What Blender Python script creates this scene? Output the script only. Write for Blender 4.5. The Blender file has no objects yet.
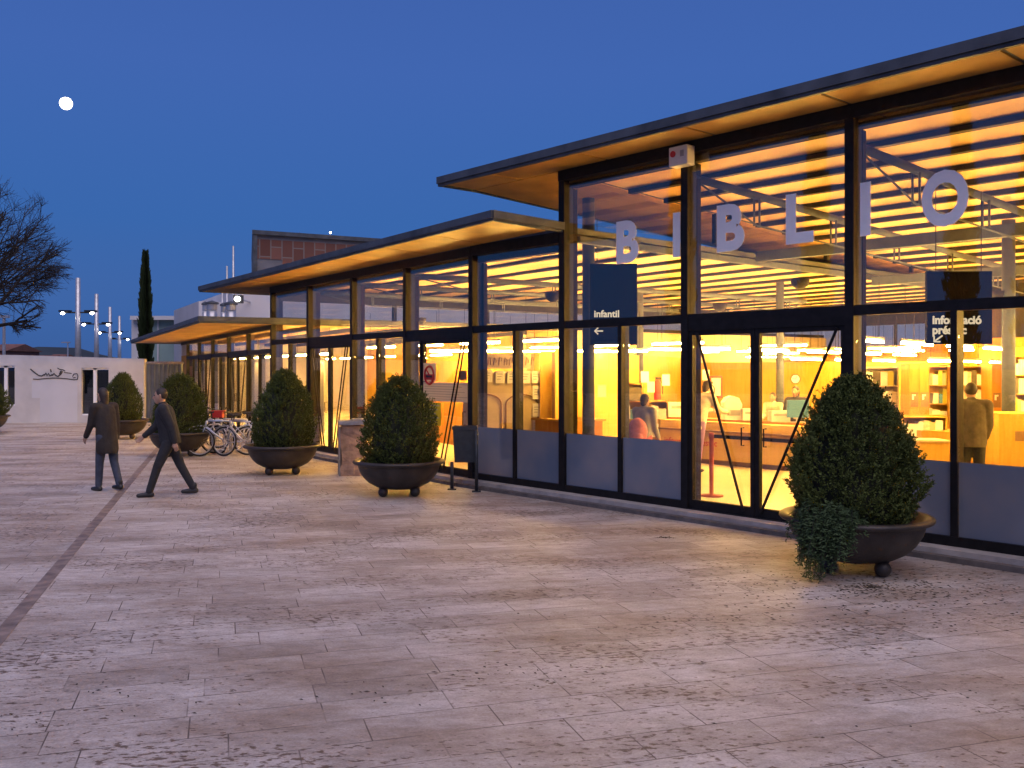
import bpy, bmesh, math, random
from mathutils import Vector, Matrix
R = math.radians
random.seed(7)
sc = bpy.context.scene
COL = sc.collection
F = 930.0; CX = 512.0; HY = 369.0; CAMH = 1.95

# ------------------------------------------------------------------ render + camera
sc.render.engine = 'CYCLES'
sc.cycles.use_denoising = True
try: sc.cycles.denoiser = 'OPENIMAGEDENOISE'
except Exception: pass
sc.cycles.max_bounces = 8; sc.cycles.diffuse_bounces = 4; sc.cycles.glossy_bounces = 3
sc.cycles.transparent_max_bounces = 32; sc.cycles.transmission_bounces = 4
sc.cycles.sample_clamp_indirect = 6.0
sc.cycles.caustics_reflective = False; sc.cycles.caustics_refractive = False
sc.view_settings.view_transform = 'Standard'; sc.view_settings.look = 'None'
sc.view_settings.exposure = 0.0; sc.view_settings.gamma = 1.0
cd = bpy.data.cameras.new('camera'); cam = bpy.data.objects.new('camera', cd); COL.objects.link(cam)
cam.location = (0, 0, CAMH); cam.rotation_euler = (R(90), 0, 0)
cd.sensor_width = 36; cd.lens = 36 * F / 1024; cd.shift_y = -15.0 / 1024
cd.clip_start = .1; cd.clip_end = 6000
sc.camera = cam

# ------------------------------------------------------------------ materials
def newmat(name):
    m = bpy.data.materials.new(name); m.use_nodes = True
    nt = m.node_tree
    return m, nt, nt.nodes['Principled BSDF'], nt.nodes['Material Output']
def cloth(name, col):
    return mat(name, col, .9, 0, .25, 9, .9, 7)
def mat(name, col, rough=.6, metal=0, var=.25, scale=6, bump=.0, bscale=40, spec=.5):
    m, nt, b, out = newmat(name)
    tc = nt.nodes.new('ShaderNodeTexCoord')
    n = nt.nodes.new('ShaderNodeTexNoise'); n.inputs['Scale'].default_value = scale; n.inputs['Detail'].default_value = 6
    nt.links.new(tc.outputs['Object'], n.inputs['Vector'])
    r = nt.nodes.new('ShaderNodeValToRGB')
    r.color_ramp.elements[0].position = .3; r.color_ramp.elements[1].position = .7
    r.color_ramp.elements[0].color = tuple(c * (1 - var) for c in col) + (1,)
    r.color_ramp.elements[1].color = tuple(min(1, c * (1 + var)) for c in col) + (1,)
    nt.links.new(n.outputs['Fac'], r.inputs['Fac']); nt.links.new(r.outputs['Color'], b.inputs['Base Color'])
    b.inputs['Roughness'].default_value = rough; b.inputs['Metallic'].default_value = metal
    b.inputs['Specular IOR Level'].default_value = spec
    if bump:
        n2 = nt.nodes.new('ShaderNodeTexNoise'); n2.inputs['Scale'].default_value = bscale; n2.inputs['Detail'].default_value = 5
        nt.links.new(tc.outputs['Object'], n2.inputs['Vector'])
        bp = nt.nodes.new('ShaderNodeBump'); bp.inputs['Strength'].default_value = bump; bp.inputs['Distance'].default_value = .02
        nt.links.new(n2.outputs['Fac'], bp.inputs['Height']); nt.links.new(bp.outputs['Normal'], b.inputs['Normal'])
    return m
def emit(name, col, s):
    m, nt, b, out = newmat(name)
    nt.nodes.remove(b)
    e = nt.nodes.new('ShaderNodeEmission'); e.inputs[0].default_value = col + (1,); e.inputs[1].default_value = s
    nt.links.new(e.outputs[0], out.inputs[0]); return m
def glass(name, base, tint):
    m, nt, b, out = newmat(name)
    nt.nodes.remove(b)
    lw = nt.nodes.new('ShaderNodeLayerWeight'); lw.inputs['Blend'].default_value = .5
    p = nt.nodes.new('ShaderNodeMath'); p.operation = 'POWER'; p.inputs[1].default_value = 5
    nt.links.new(lw.outputs['Facing'], p.inputs[0])
    mr = nt.nodes.new('ShaderNodeMapRange'); mr.inputs['To Min'].default_value = base; mr.inputs['To Max'].default_value = 1
    nt.links.new(p.outputs[0], mr.inputs['Value'])
    t = nt.nodes.new('ShaderNodeBsdfTransparent'); t.inputs[0].default_value = tint + (1,)
    g = nt.nodes.new('ShaderNodeBsdfGlossy'); g.inputs['Roughness'].default_value = 0.0
    mx = nt.nodes.new('ShaderNodeMixShader')
    nt.links.new(mr.outputs[0], mx.inputs[0]); nt.links.new(t.outputs[0], mx.inputs[1]); nt.links.new(g.outputs[0], mx.inputs[2])
    nt.links.new(mx.outputs[0], out.inputs[0]); return m
def foliage(name, c1, c2):
    m, nt, b, out = newmat(name)
    g = nt.nodes.new('ShaderNodeNewGeometry')
    r = nt.nodes.new('ShaderNodeValToRGB')
    r.color_ramp.elements[0].color = c1 + (1,); r.color_ramp.elements[1].color = c2 + (1,)
    tc = nt.nodes.new('ShaderNodeTexCoord')
    n = nt.nodes.new('ShaderNodeTexNoise'); n.inputs['Scale'].default_value = 5
    nt.links.new(tc.outputs['Object'], n.inputs['Vector'])
    a = nt.nodes.new('ShaderNodeMath'); a.operation = 'MULTIPLY_ADD'; a.inputs[1].default_value = .55
    s = nt.nodes.new('ShaderNodeMath'); s.operation = 'MULTIPLY'; s.inputs[1].default_value = .5
    nt.links.new(n.outputs['Fac'], s.inputs[0])
    nt.links.new(g.outputs['Random Per Island'], a.inputs[0]); nt.links.new(s.outputs[0], a.inputs[2])
    nt.links.new(a.outputs[0], r.inputs['Fac']); nt.links.new(r.outputs['Color'], b.inputs['Base Color'])
    b.inputs['Roughness'].default_value = .7; b.inputs['Specular IOR Level'].default_value = .25
    return m

def paving():
    m, nt, b, out = newmat('travertine_paving')
    L = nt.links.new; N = nt.nodes.new
    tc = N('ShaderNodeTexCoord')
    mp = N('ShaderNodeMapping'); mp.inputs['Rotation'].default_value = (0, 0, R(-17.4))
    L(tc.outputs['Object'], mp.inputs['Vector'])
    def brick(w, h, off, mort):
        k = N('ShaderNodeTexBrick'); k.offset = off; k.offset_frequency = 2; k.squash = 1
        k.inputs['Scale'].default_value = 1; k.inputs['Brick Width'].default_value = w; k.inputs['Row Height'].default_value = h
        k.inputs['Mortar Size'].default_value = mort; k.inputs['Mortar Smooth'].default_value = .1
        k.inputs['Color1'].default_value = (0, 0, 0, 1); k.inputs['Color2'].default_value = (1, 1, 1, 1); k.inputs['Mortar'].default_value = (.5, .5, .5, 1)
        return k
    # the courses wander a little, as hand-laid stone does
    wob = N('ShaderNodeTexNoise'); wob.inputs['Scale'].default_value = 1.3
    L(mp.outputs[0], wob.inputs['Vector'])
    wv = N('ShaderNodeVectorMath'); wv.operation = 'SCALE'; wv.inputs['Scale'].default_value = .012
    L(wob.outputs['Color'], wv.inputs[0])
    ad = N('ShaderNodeVectorMath'); ad.operation = 'ADD'; L(mp.outputs[0], ad.inputs[0]); L(wv.outputs[0], ad.inputs[1])
    # every course is shifted by its own amount, so the cross joints fall irregularly
    sx = N('ShaderNodeSeparateXYZ'); L(ad.outputs[0], sx.inputs[0])
    rw = N('ShaderNodeMath'); rw.operation = 'DIVIDE'; rw.inputs[1].default_value = .325; L(sx.outputs['Y'], rw.inputs[0])
    rf = N('ShaderNodeMath'); rf.operation = 'FLOOR'; L(rw.outputs[0], rf.inputs[0])
    wn = N('ShaderNodeTexWhiteNoise'); wn.noise_dimensions = '1D'; L(rf.outputs[0], wn.inputs['W'])
    sh = N('ShaderNodeMath'); sh.operation = 'MULTIPLY_ADD'; sh.inputs[1].default_value = 3.7; L(wn.outputs['Value'], sh.inputs[0]); L(sx.outputs['X'], sh.inputs[2])
    cx = N('ShaderNodeCombineXYZ'); L(sh.outputs[0], cx.inputs['X']); L(sx.outputs['Y'], cx.inputs['Y'])
    k = brick(.72, .325, 0, .0042); L(cx.outputs[0], k.inputs['Vector'])
    # per-tile tone
    tone = N('ShaderNodeValToRGB')
    e = tone.color_ramp.elements
    e[0].color = (.45, .415, .39, 1); e[1].color = (.575, .545, .525, 1)
    e.new(.45).color = (.53, .49, .465, 1)
    L(k.outputs['Color'], tone.inputs['Fac'])
    # travertine veins along the courses
    mv = N('ShaderNodeMapping'); mv.inputs['Rotation'].default_value = (0, 0, R(-17.4)); mv.inputs['Scale'].default_value = (2.2, 4.6, 1)
    L(tc.outputs['Object'], mv.inputs['Vector'])
    vn = N('ShaderNodeTexNoise'); vn.inputs['Scale'].default_value = 2.3; vn.inputs['Detail'].default_value = 11; vn.inputs['Roughness'].default_value = .78
    L(mv.outputs[0], vn.inputs['Vector'])
    vr = N('ShaderNodeValToRGB'); vr.color_ramp.elements[0].position = .32; vr.color_ramp.elements[1].position = .68
    vr.color_ramp.elements[0].color = (.64, .60, .56, 1); vr.color_ramp.elements[1].color = (1.16, 1.16, 1.17, 1)
    L(vn.outputs['Fac'], vr.inputs['Fac'])
    def mul(a, c, f=1.0):
        x = N('ShaderNodeMix'); x.data_type = 'RGBA'; x.blend_type = 'MULTIPLY'; x.inputs['Factor'].default_value = f
        L(a, x.inputs[6]); L(c, x.inputs[7]); return x.outputs[2]
    c = mul(tone.outputs['Color'], vr.outputs['Color'])
    # broad dirt, trodden patches
    bn = N('ShaderNodeTexNoise'); bn.inputs['Scale'].default_value = .75; bn.inputs['Detail'].default_value = 7; bn.inputs['Roughness'].default_value = .62
    mb = N('ShaderNodeMapping'); mb.inputs['Rotation'].default_value = (0, 0, R(-17.4)); mb.inputs['Scale'].default_value = (.7, 1.7, 1)
    L(tc.outputs['Object'], mb.inputs['Vector']); L(mb.outputs[0], bn.inputs['Vector'])
    br = N('ShaderNodeValToRGB'); br.color_ramp.elements[0].position = .36; br.color_ramp.elements[1].position = .6
    br.color_ramp.elements[0].color = (.50, .385, .285, 1); br.color_ramp.elements[1].color = (1, 1, 1, 1)
    L(bn.outputs['Fac'], br.inputs['Fac'])
    c = mul(c, br.outputs['Color'], .72)
    # sandy grain of the honed stone
    gn = N('ShaderNodeTexNoise'); gn.inputs['Scale'].default_value = 55; gn.inputs['Detail'].default_value = 6; gn.inputs['Roughness'].default_value = .75
    L(mp.outputs[0], gn.inputs['Vector'])
    gr_ = N('ShaderNodeValToRGB'); gr_.color_ramp.elements[0].position = .35; gr_.color_ramp.elements[1].position = .65
    gr_.color_ramp.elements[0].color = (.80, .78, .76, 1); gr_.color_ramp.elements[1].color = (1.12, 1.12, 1.12, 1)
    L(gn.outputs['Fac'], gr_.inputs['Fac']); c = mul(c, gr_.outputs['Color'])
    # pits and small black lichen specks, clustered
    sp = N('ShaderNodeTexNoise'); sp.inputs['Scale'].default_value = 26; sp.inputs['Detail'].default_value = 4; sp.inputs['Roughness'].default_value = .6
    ms = N('ShaderNodeMapping'); ms.inputs['Rotation'].default_value = (0, 0, R(-17.4)); ms.inputs['Scale'].default_value = (.55, 1.1, 1)
    L(tc.outputs['Object'], ms.inputs['Vector']); L(ms.outputs[0], sp.inputs['Vector'])
    cl = N('ShaderNodeTexNoise'); cl.inputs['Scale'].default_value = 1.1; cl.inputs['Detail'].default_value = 5
    L(ms.outputs[0], cl.inputs['Vector'])
    sm = N('ShaderNodeMath'); sm.operation = 'MULTIPLY_ADD'; sm.inputs[1].default_value = .55
    L(cl.outputs['Fac'], sm.inputs[0]); L(sp.outputs['Fac'], sm.inputs[2])
    sr = N('ShaderNodeValToRGB'); sr.color_ramp.elements[0].position = .865; sr.color_ramp.elements[1].position = .93
    sr.color_ramp.elements[0].color = (1, 1, 1, 1); sr.color_ramp.elements[1].color = (.36, .28, .22, 1)
    L(sm.outputs[0], sr.inputs['Fac'])
    c = mul(c, sr.outputs['Color'])
    # joints: dark in places, closed in others
    jn = N('ShaderNodeTexNoise'); jn.inputs['Scale'].default_value = 3; L(mp.outputs[0], jn.inputs['Vector'])
    jm = N('ShaderNodeMapRange'); jm.inputs['From Min'].default_value = .30; jm.inputs['From Max'].default_value = .55
    L(jn.outputs['Fac'], jm.inputs['Value'])
    jf = N('ShaderNodeMath'); jf.operation = 'MULTIPLY'; L(k.outputs['Fac'], jf.inputs[0]); L(jm.outputs[0], jf.inputs[1])
    jx = N('ShaderNodeMix'); jx.data_type = 'RGBA'; jx.inputs[7].default_value = (.12, .09, .075, 1)
    L(jf.outputs[0], jx.inputs['Factor']); L(c, jx.inputs[6])
    L(jx.outputs[2], b.inputs['Base Color'])
    b.inputs['Roughness'].default_value = .62; b.inputs['Specular IOR Level'].default_value = .35
    hs = N('ShaderNodeMath'); hs.operation = 'MULTIPLY_ADD'; hs.inputs[1].default_value = -.6
    L(k.outputs['Fac'], hs.inputs[0]); L(vn.outputs['Fac'], hs.inputs[2])
    bp = N('ShaderNodeBump'); bp.inputs['Strength'].default_value = .45; bp.inputs['Distance'].default_value = .012
    L(hs.outputs[0], bp.inputs['Height']); L(bp.outputs['Normal'], b.inputs['Normal'])
    return m

def wood(name, c1, c2, board=.6, axis='z'):
    """vertical board panels with thin joints"""
    m, nt, b, out = newmat(name); L = nt.links.new; N = nt.nodes.new
    tc = N('ShaderNodeTexCoord'); mp = N('ShaderNodeMapping'); mp.inputs['Scale'].default_value = (5, 5, .6)
    L(tc.outputs['Object'], mp.inputs['Vector'])
    n = N('ShaderNodeTexNoise'); n.inputs['Scale'].default_value = 3; n.inputs['Detail'].default_value = 6; L(mp.outputs[0], n.inputs['Vector'])
    r = N('ShaderNodeValToRGB'); r.color_ramp.elements[0].color = c1 + (1,); r.color_ramp.elements[1].color = c2 + (1,)
    r.color_ramp.elements[0].position = .3; r.color_ramp.elements[1].position = .7
    L(n.outputs['Fac'], r.inputs['Fac']); L(r.outputs['Color'], b.inputs['Base Color'])
    b.inputs['Roughness'].default_value = .65; b.inputs['Specular IOR Level'].default_value = .2
    return m

M = {}
M['paving'] = paving()
M['earth'] = mat('earth_ground', (.09, .085, .075), .9, var=.4, scale=.3)
M['frame'] = mat('dark_bronze_frame', (.013, .012, .013), .5, 0, var=.3, scale=9, spec=.18)
M['frame_in'] = mat('brown_inner_frame', (.020, .014, .008), .8, 0, var=.2, scale=9, spec=.04)
M['zinc'] = mat('weathered_zinc', (.075, .085, .10), .55, .2, var=.35, scale=3, bump=.1)
M['roofdark'] = mat('dark_eave_trim', (.02, .02, .022), .6, 0)
M['soffit'] = mat('ply_soffit', (.50, .28, .065), .55, 0, var=.22, scale=2.2)
M['deck'] = mat('pine_ceiling_deck', (.70, .45, .21), .6, 0, var=.10, scale=2)
M['steel'] = mat('grey_painted_steel', (.03, .029, .036), .7, 0, var=.15, spec=.1)
M['steel_l'] = mat('pale_blue_steel', (.075, .09, .13), .7, 0, var=.15, spec=.1)
M['glass'] = glass('coated_window_glass', .095, (.97, .97, .96))
M['glass_d'] = glass('dark_window_glass', .12, (.22, .24, .26))
def film():
    m, nt, b, out = newmat('frosted_window_film'); L = nt.links.new
    tc = nt.nodes.new('ShaderNodeTexCoord'); n = nt.nodes.new('ShaderNodeTexNoise'); n.inputs['Scale'].default_value = 1.1; n.inputs['Detail'].default_value = 3
    L(tc.outputs['Object'], n.inputs['Vector'])
    r = nt.nodes.new('ShaderNodeValToRGB'); r.color_ramp.elements[0].position = .35; r.color_ramp.elements[1].position = .65
    r.color_ramp.elements[0].color = (.12, .17, .25, 1); r.color_ramp.elements[1].color = (.23, .23, .26, 1)
    L(n.outputs['Fac'], r.inputs['Fac']); L(r.outputs['Color'], b.inputs['Base Color'])
    b.inputs['Roughness'].default_value = .16; b.inputs['Specular IOR Level'].default_value = 1.0
    t = nt.nodes.new('ShaderNodeBsdfTranslucent'); t.inputs[0].default_value = (.55, .50, .52, 1)
    mx = nt.nodes.new('ShaderNodeMixShader'); mx.inputs[0].default_value = .035
    L(b.outputs[0], mx.inputs[1]); L(t.outputs[0], mx.inputs[2]); L(mx.outputs[0], out.inputs[0]); return m
M['film'] = film()
M['white'] = mat('white_vinyl', (.92, .92, .93), .5, 0, var=.03)
M['kerb'] = mat('stone_kerb', (.42, .38, .35), .7, 0, var=.25, scale=5, bump=.2)
M['kerb_d'] = mat('dark_channel', (.14, .12, .11), .7, 0, var=.3, scale=8, bump=.2)
M['strip'] = mat('rusty_drain_strip', (.22, .165, .135), .6, .1, var=.4, scale=7, bump=.2)
M['floor'] = mat('cream_library_floor', (.66, .58, .44), .35, 0, var=.06, scale=1)
M['yellow'] = wood('honey_plywood', (.50, .285, .045), (.60, .36, .075))
M['orange'] = wood('orange_plywood', (.44, .19, .03), (.54, .25, .05))
M['yellow_lit'] = wood('lit_honey_front', (.72, .46, .12), (.80, .54, .17))  # honey plywood made lighter: lamplight on the counter front put into the colour
M['cream'] = mat('cream_board', (.58, .47, .30), .6, 0, var=.04)
M['brown'] = mat('brown_board', (.22, .12, .06), .6, 0, var=.15)
M['render'] = mat('pale_render', (.60, .585, .58), .85, 0, var=.14, scale=1.2, bump=.1)
M['patch'] = mat('repainted_patch', (.60, .61, .65), .85, 0, var=.04, scale=1.5)
M['hallwhite'] = mat('white_hall_render', (.66, .65, .67), .85, 0, var=.07, scale=.6)
M['hallgrey'] = mat('grey_hall_cladding', (.17, .17, .185), .7, 0, var=.2, scale=1)
M['ink'] = mat('black_spray_paint', (.02, .02, .025), .6)
M['planter'] = mat('dark_cast_planter', (.040, .033, .030), .5, .15, var=.5, scale=4, bump=.15, bscale=60)
M['soil'] = mat('potting_soil', (.05, .035, .025), .95, var=.4, scale=20, bump=.4)
M['leaf'] = foliage('conifer_leaf', (.020, .034, .008), (.118, .150, .036))
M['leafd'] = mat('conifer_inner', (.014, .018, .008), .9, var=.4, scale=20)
M['trail'] = foliage('trailing_leaf', (.025, .05, .018), (.075, .115, .05))
M['cyp'] = foliage('cypress_leaf', (.010, .020, .009), (.035, .055, .02))
M['bark'] = mat('dark_bark', (.030, .024, .022), .9, var=.3, scale=8)
M['galv'] = mat('galvanised_steel', (.50, .50, .53), .35, .6, var=.15, scale=5)
M['black'] = mat('black_plastic', (.02, .02, .022), .45, 0)
M['rubber'] = mat('tyre_rubber', (.025, .025, .025), .8)
M['silver'] = mat('silver_metal', (.55, .56, .60), .3, .8, var=.1)
M['bikewhite'] = mat('white_bike_paint', (.75, .75, .76), .35, .0, var=.03)
M['bikeblue'] = mat('pale_blue_bike_paint', (.42, .50, .68), .35, .1, var=.05)
M['red'] = mat('red_paint', (.55, .035, .03), .45, var=.08)
M['redpost'] = mat('orange_red_post', (.55, .08, .02), .4, var=.08)
M['stone'] = mat('rough_pink_stone', (.30, .20, .155), .85, var=.35, scale=7, bump=.6, bscale=14)
M['stone_d'] = mat('grey_sawn_stone', (.26, .26, .29), .7, var=.3, scale=9, bump=.3)
M['bin'] = mat('grey_green_bin', (.035, .042, .05), .5, .2, var=.25, scale=10)
M['fence'] = mat('blue_grey_sheet_steel', (.13, .16, .20), .55, .3, var=.2, scale=2)
M['greenglass'] = mat('pale_green_cladding', (.30, .42, .40), .4, 0, var=.08, scale=1)
M['brick'] = None
M['hill'] = mat('wooded_hill', (.020, .030, .034), 1, var=.35, scale=.02)
M['redhouse'] = mat('brick_red_house', (.22, .095, .075), .9, var=.2, scale=.6)
M['tileroof'] = mat('clay_roof_tiles', (.17, .075, .055), .9, var=.25, scale=1)
M['skin'] = mat('skin', (.45, .27, .19), .55, var=.06)
M['hair'] = mat('dark_hair', (.03, .02, .016), .6)
M['c_dark'] = cloth('charcoal_cloth', (.022, .023, .028))
M['c_navy'] = cloth('dark_blue_jeans', (.045, .055, .085))
M['c_grey'] = mat('grey_cloth', (.10, .10, .11), .85, var=.2, scale=12)
M['c_tan'] = cloth('grey_brown_cloth', (.12, .105, .075))
M['c_brown'] = cloth('dark_brown_cloth', (.030, .024, .022))
M['c_pink'] = cloth('pink_cloth', (.60, .20, .24))
M['c_cream'] = cloth('cream_cloth', (.62, .56, .44))
M['c_purple'] = mat('purple_cloth', (.22, .12, .34), .85, var=.15)
M['c_bag'] = mat('pale_canvas', (.50, .46, .46), .85, var=.15)
M['paper'] = mat('white_paper', (.80, .79, .75), .7, var=.03)
def paper(name, col):
    m, nt, b, out = newmat(name); t = nt.nodes.new('ShaderNodeBsdfTranslucent'); t.inputs[0].default_value = col + (1,)
    b.inputs['Base Color'].default_value = col + (1,); b.inputs['Roughness'].default_value = .7
    mx = nt.nodes.new('ShaderNodeMixShader'); mx.inputs[0].default_value = .6
    nt.links.new(b.outputs[0], mx.inputs[1]); nt.links.new(t.outputs[0], mx.inputs[2]); nt.links.new(mx.outputs[0], out.inputs[0]); return m
M['sheet'] = paper('thin_paper', (.72, .70, .66)); M['limesheet'] = paper('thin_lime_paper', (.50, .50, .06))
M['yellowposter'] = mat('lime_poster', (.55, .52, .06), .6, var=.15, scale=4)
M['blue'] = mat('blue_plastic', (.05, .17, .36), .4, var=.1)
M['grey'] = mat('mid_grey', (.35, .35, .36), .6, var=.1)
M['lightgrey'] = mat('off_white_plastic', (.70, .68, .64), .45, var=.05)
M['litter'] = mat('dry_leaf', (.075, .052, .035), .9, var=.5, scale=3)
M['signface'] = mat('dark_brown_sign', (.006, .005, .005), .8, var=.1, spec=.03)
TUBE = emit('warm_tube_light', (1.0, .545, .105), 720)
SPOT = emit('warm_flood_light', (1.0, .57, .13), 520)
LAMPW = emit('street_lamp_light', (1.0, .93, .85), 22)
MOON = emit('moon_light', (1.0, .95, .84), 9)
SIGNTXT = emit('glowing_sign_lettering', (1.0, .80, .52), .9)  # sign letters and arrows glow by themselves, no lamp behind the panel

# terracotta panel cladding of the hall
def terracotta():
    m, nt, b, out = newmat('terracotta_panels'); L = nt.links.new; N = nt.nodes.new
    tc = N('ShaderNodeTexCoord'); k = N('ShaderNodeTexBrick')
    sp = N('ShaderNodeSeparateXYZ'); L(tc.outputs['Object'], sp.inputs[0])
    cb = N('ShaderNodeCombineXYZ'); L(sp.outputs['Z'], cb.inputs['X']); L(sp.outputs['X'], cb.inputs['Y'])
    L(cb.outputs[0], k.inputs['Vector'])
    k.inputs['Scale'].default_value = 1; k.inputs['Brick Width'].default_value = 1.05; k.inputs['Row Height'].default_value = .52
    k.inputs['Mortar Size'].default_value = .03
    k.inputs['Color1'].default_value = (.13, .05, .036, 1); k.inputs['Color2'].default_value = (.21, .09, .066, 1); k.inputs['Mortar'].default_value = (.20, .17, .155, 1)
    L(k.outputs['Color'], b.inputs['Base Color']); b.inputs['Roughness'].default_value = .8
    return m
M['brick'] = terracotta()

# ------------------------------------------------------------------ mesh builder
class MB:
    def __init__(s): s.v = []; s.f = []; s.m = []; s.cur = 0
    def add(s, vs, fs):
        o = len(s.v); s.v += [tuple(v) for v in vs]
        for f in fs: s.f.append(tuple(i + o for i in f)); s.m.append(s.cur)
        return s
    def hexa(s, p):   # p: 4 bottom (ccw) + 4 top
        return s.add(p, [(3, 2, 1, 0), (4, 5, 6, 7), (0, 1, 5, 4), (1, 2, 6, 5), (2, 3, 7, 6), (3, 0, 4, 7)])
    def box(s, x0, x1, y0, y1, z0, z1):
        return s.hexa([(x0, y0, z0), (x1, y0, z0), (x1, y1, z0), (x0, y1, z0), (x0, y0, z1), (x1, y0, z1), (x1, y1, z1), (x0, y1, z1)])
    def fbox(s, S, t0, t1, w0, w1, z0, z1):
        a = [S.p(t0, w0, z0), S.p(t1, w0, z0), S.p(t1, w1, z0), S.p(t0, w1, z0)]
        b = [S.p(t0, w0, z1), S.p(t1, w0, z1), S.p(t1, w1, z1), S.p(t0, w1, z1)]
        return s.hexa(a + b)
    def prism(s, poly, z0, z1):
        """poly: list of (x,y); z0/z1 may be lists per vertex"""
        n = len(poly)
        za = z0 if isinstance(z0, (list, tuple)) else [z0] * n
        zb = z1 if isinstance(z1, (list, tuple)) else [z1] * n
        vs = [(p[0], p[1], za[i]) for i, p in enumerate(poly)] + [(p[0], p[1], zb[i]) for i, p in enumerate(poly)]
        fs = [tuple(range(n - 1, -1, -1)), tuple(range(n, 2 * n))]
        for i in range(n):
            j = (i + 1) % n; fs.append((i, j, n + j, n + i))
        return s.add(vs, fs)
    def tube(s, pts, rad, n=8, cap=True):
        pts = [Vector(p) for p in pts]
        if not isinstance(rad, (list, tuple)): rad = [rad] * len(pts)
        vs = []; prev = None
        for i, p in enumerate(pts):
            d = (pts[min(i + 1, len(pts) - 1)] - pts[max(i - 1, 0)])
            if d.length < 1e-9: d = Vector((0, 0, 1))
            d.normalize()
            if prev is None:
                a = Vector((0, 0, 1)) if abs(d.z) < .9 else Vector((1, 0, 0))
                x = d.cross(a).normalized()
            else:
                x = (prev - d * prev.dot(d))
                x = x.normalized() if x.length > 1e-6 else d.orthogonal().normalized()
            prev = x; y = d.cross(x)
            for k in range(n):
                t = 2 * math.pi * k / n
                vs.append(p + (x * math.cos(t) + y * math.sin(t)) * rad[i])
        fs = []
        for i in range(len(pts) - 1):
            for k in range(n):
                a = i * n + k; b = i * n + (k + 1) % n
                fs.append((a, b, b + n, a + n))
        if cap:
            fs.append(tuple(range(n - 1, -1, -1))); o = (len(pts) - 1) * n; fs.append(tuple(range(o, o + n)))
        return s.add(vs, fs)
    def torus(s, c, ax, R0, r, n=28, k=6):
        c = Vector(c); ax = Vector(ax).normalized(); x = ax.orthogonal().normalized(); y = ax.cross(x)
        vs = []; fs = []
        for i in range(n):
            t = 2 * math.pi * i / n; rd = x * math.cos(t) + y * math.sin(t)
            for j in range(k):
                u = 2 * math.pi * j / k
                vs.append(c + rd * (R0 + r * math.cos(u)) + ax * (r * math.sin(u)))
        for i in range(n):
            for j in range(k):
                a = i * k + j; b = i * k + (j + 1) % k; d = ((i + 1) % n) * k + j; e = ((i + 1) % n) * k + (j + 1) % k
                fs.append((a, d, e, b))
        return s.add(vs, fs)
    def lathe(s, prof, n=40, c=(0, 0, 0)):
        vs = []; fs = []
        for r, z in prof:
            for k in range(n):
                t = 2 * math.pi * k / n; vs.append((c[0] + r * math.cos(t), c[1] + r * math.sin(t), c[2] + z))
        for i in range(len(prof) - 1):
            for k in range(n):
                a = i * n + k; b = i * n + (k + 1) % n
                fs.append((a, b, b + n, a + n))
        fs.append(tuple(range(n - 1, -1, -1))); o = (len(prof) - 1) * n; fs.append(tuple(range(o, o + n)))
        return s.add(vs, fs)
    def ell(s, c, r, nu=14, nv=9):
        if not isinstance(r, (tuple, list)): r = (r, r, r)
        vs = [(c[0], c[1], c[2] - r[2])]; fs = []
        for j in range(1, nv):
            p = math.pi * j / nv - math.pi / 2
            for i in range(nu):
                t = 2 * math.pi * i / nu
                vs.append((c[0] + r[0] * math.cos(p) * math.cos(t), c[1] + r[1] * math.cos(p) * math.sin(t), c[2] + r[2] * math.sin(p)))
        vs.append((c[0], c[1], c[2] + r[2])); top = len(vs) - 1
        for i in range(nu): fs.append((0, 1 + (i + 1) % nu, 1 + i))
        for j in range(nv - 2):
            for i in range(nu):
                a = 1 + j * nu + i; b = 1 + j * nu + (i + 1) % nu; fs.append((a, b, b + nu, a + nu))
        o = 1 + (nv - 2) * nu
        for i in range(nu): fs.append((o + i, o + (i + 1) % nu, top))
        return s.add(vs, fs)
    def capsule(s, p0, r0, p1, r1, n=12):
        p0 = Vector(p0); p1 = Vector(p1); d = (p1 - p0); L = d.length; d = d / L if L > 1e-6 else Vector((0, 0, 1))
        pts = []; rr = []
        for a in (-80, -50, -25): pts.append(p0 + d * (r0 * math.sin(R(a)))); rr.append(r0 * math.cos(R(a)))
        pts.append(p0); rr.append(r0); pts.append(p1); rr.append(r1)
        for a in (25, 50, 80): pts.append(p1 + d * (r1 * math.sin(R(a)))); rr.append(r1 * math.cos(R(a)))
        # constant direction frame
        x = d.orthogonal().normalized(); y = d.cross(x); vs = []; fs = []
        for i, p in enumerate(pts):
            for k in range(n):
                t = 2 * math.pi * k / n; vs.append(p + (x * math.cos(t) + y * math.sin(t)) * rr[i])
        for i in range(len(pts) - 1):
            for k in range(n):
                a = i * n + k; b = i * n + (k + 1) % n; fs.append((a, b, b + n, a + n))
        fs.append(tuple(range(n - 1, -1, -1))); o = (len(pts) - 1) * n; fs.append(tuple(range(o, o + n)))
        return s.add(vs, fs)
    def mesh(s, name, mats, off=(0, 0, 0), smooth=False):
        me = bpy.data.meshes.new(name)
        me.from_pydata([(v[0] - off[0], v[1] - off[1], v[2] - off[2]) for v in s.v], [], s.f)
        if not isinstance(mats, (list, tuple)): mats = [mats]
        for m in mats: me.materials.append(m)
        if len(mats) > 1: me.polygons.foreach_set('material_index', s.m)
        if smooth: me.polygons.foreach_set('use_smooth', [True] * len(me.polygons))
        me.update(); return me
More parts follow.
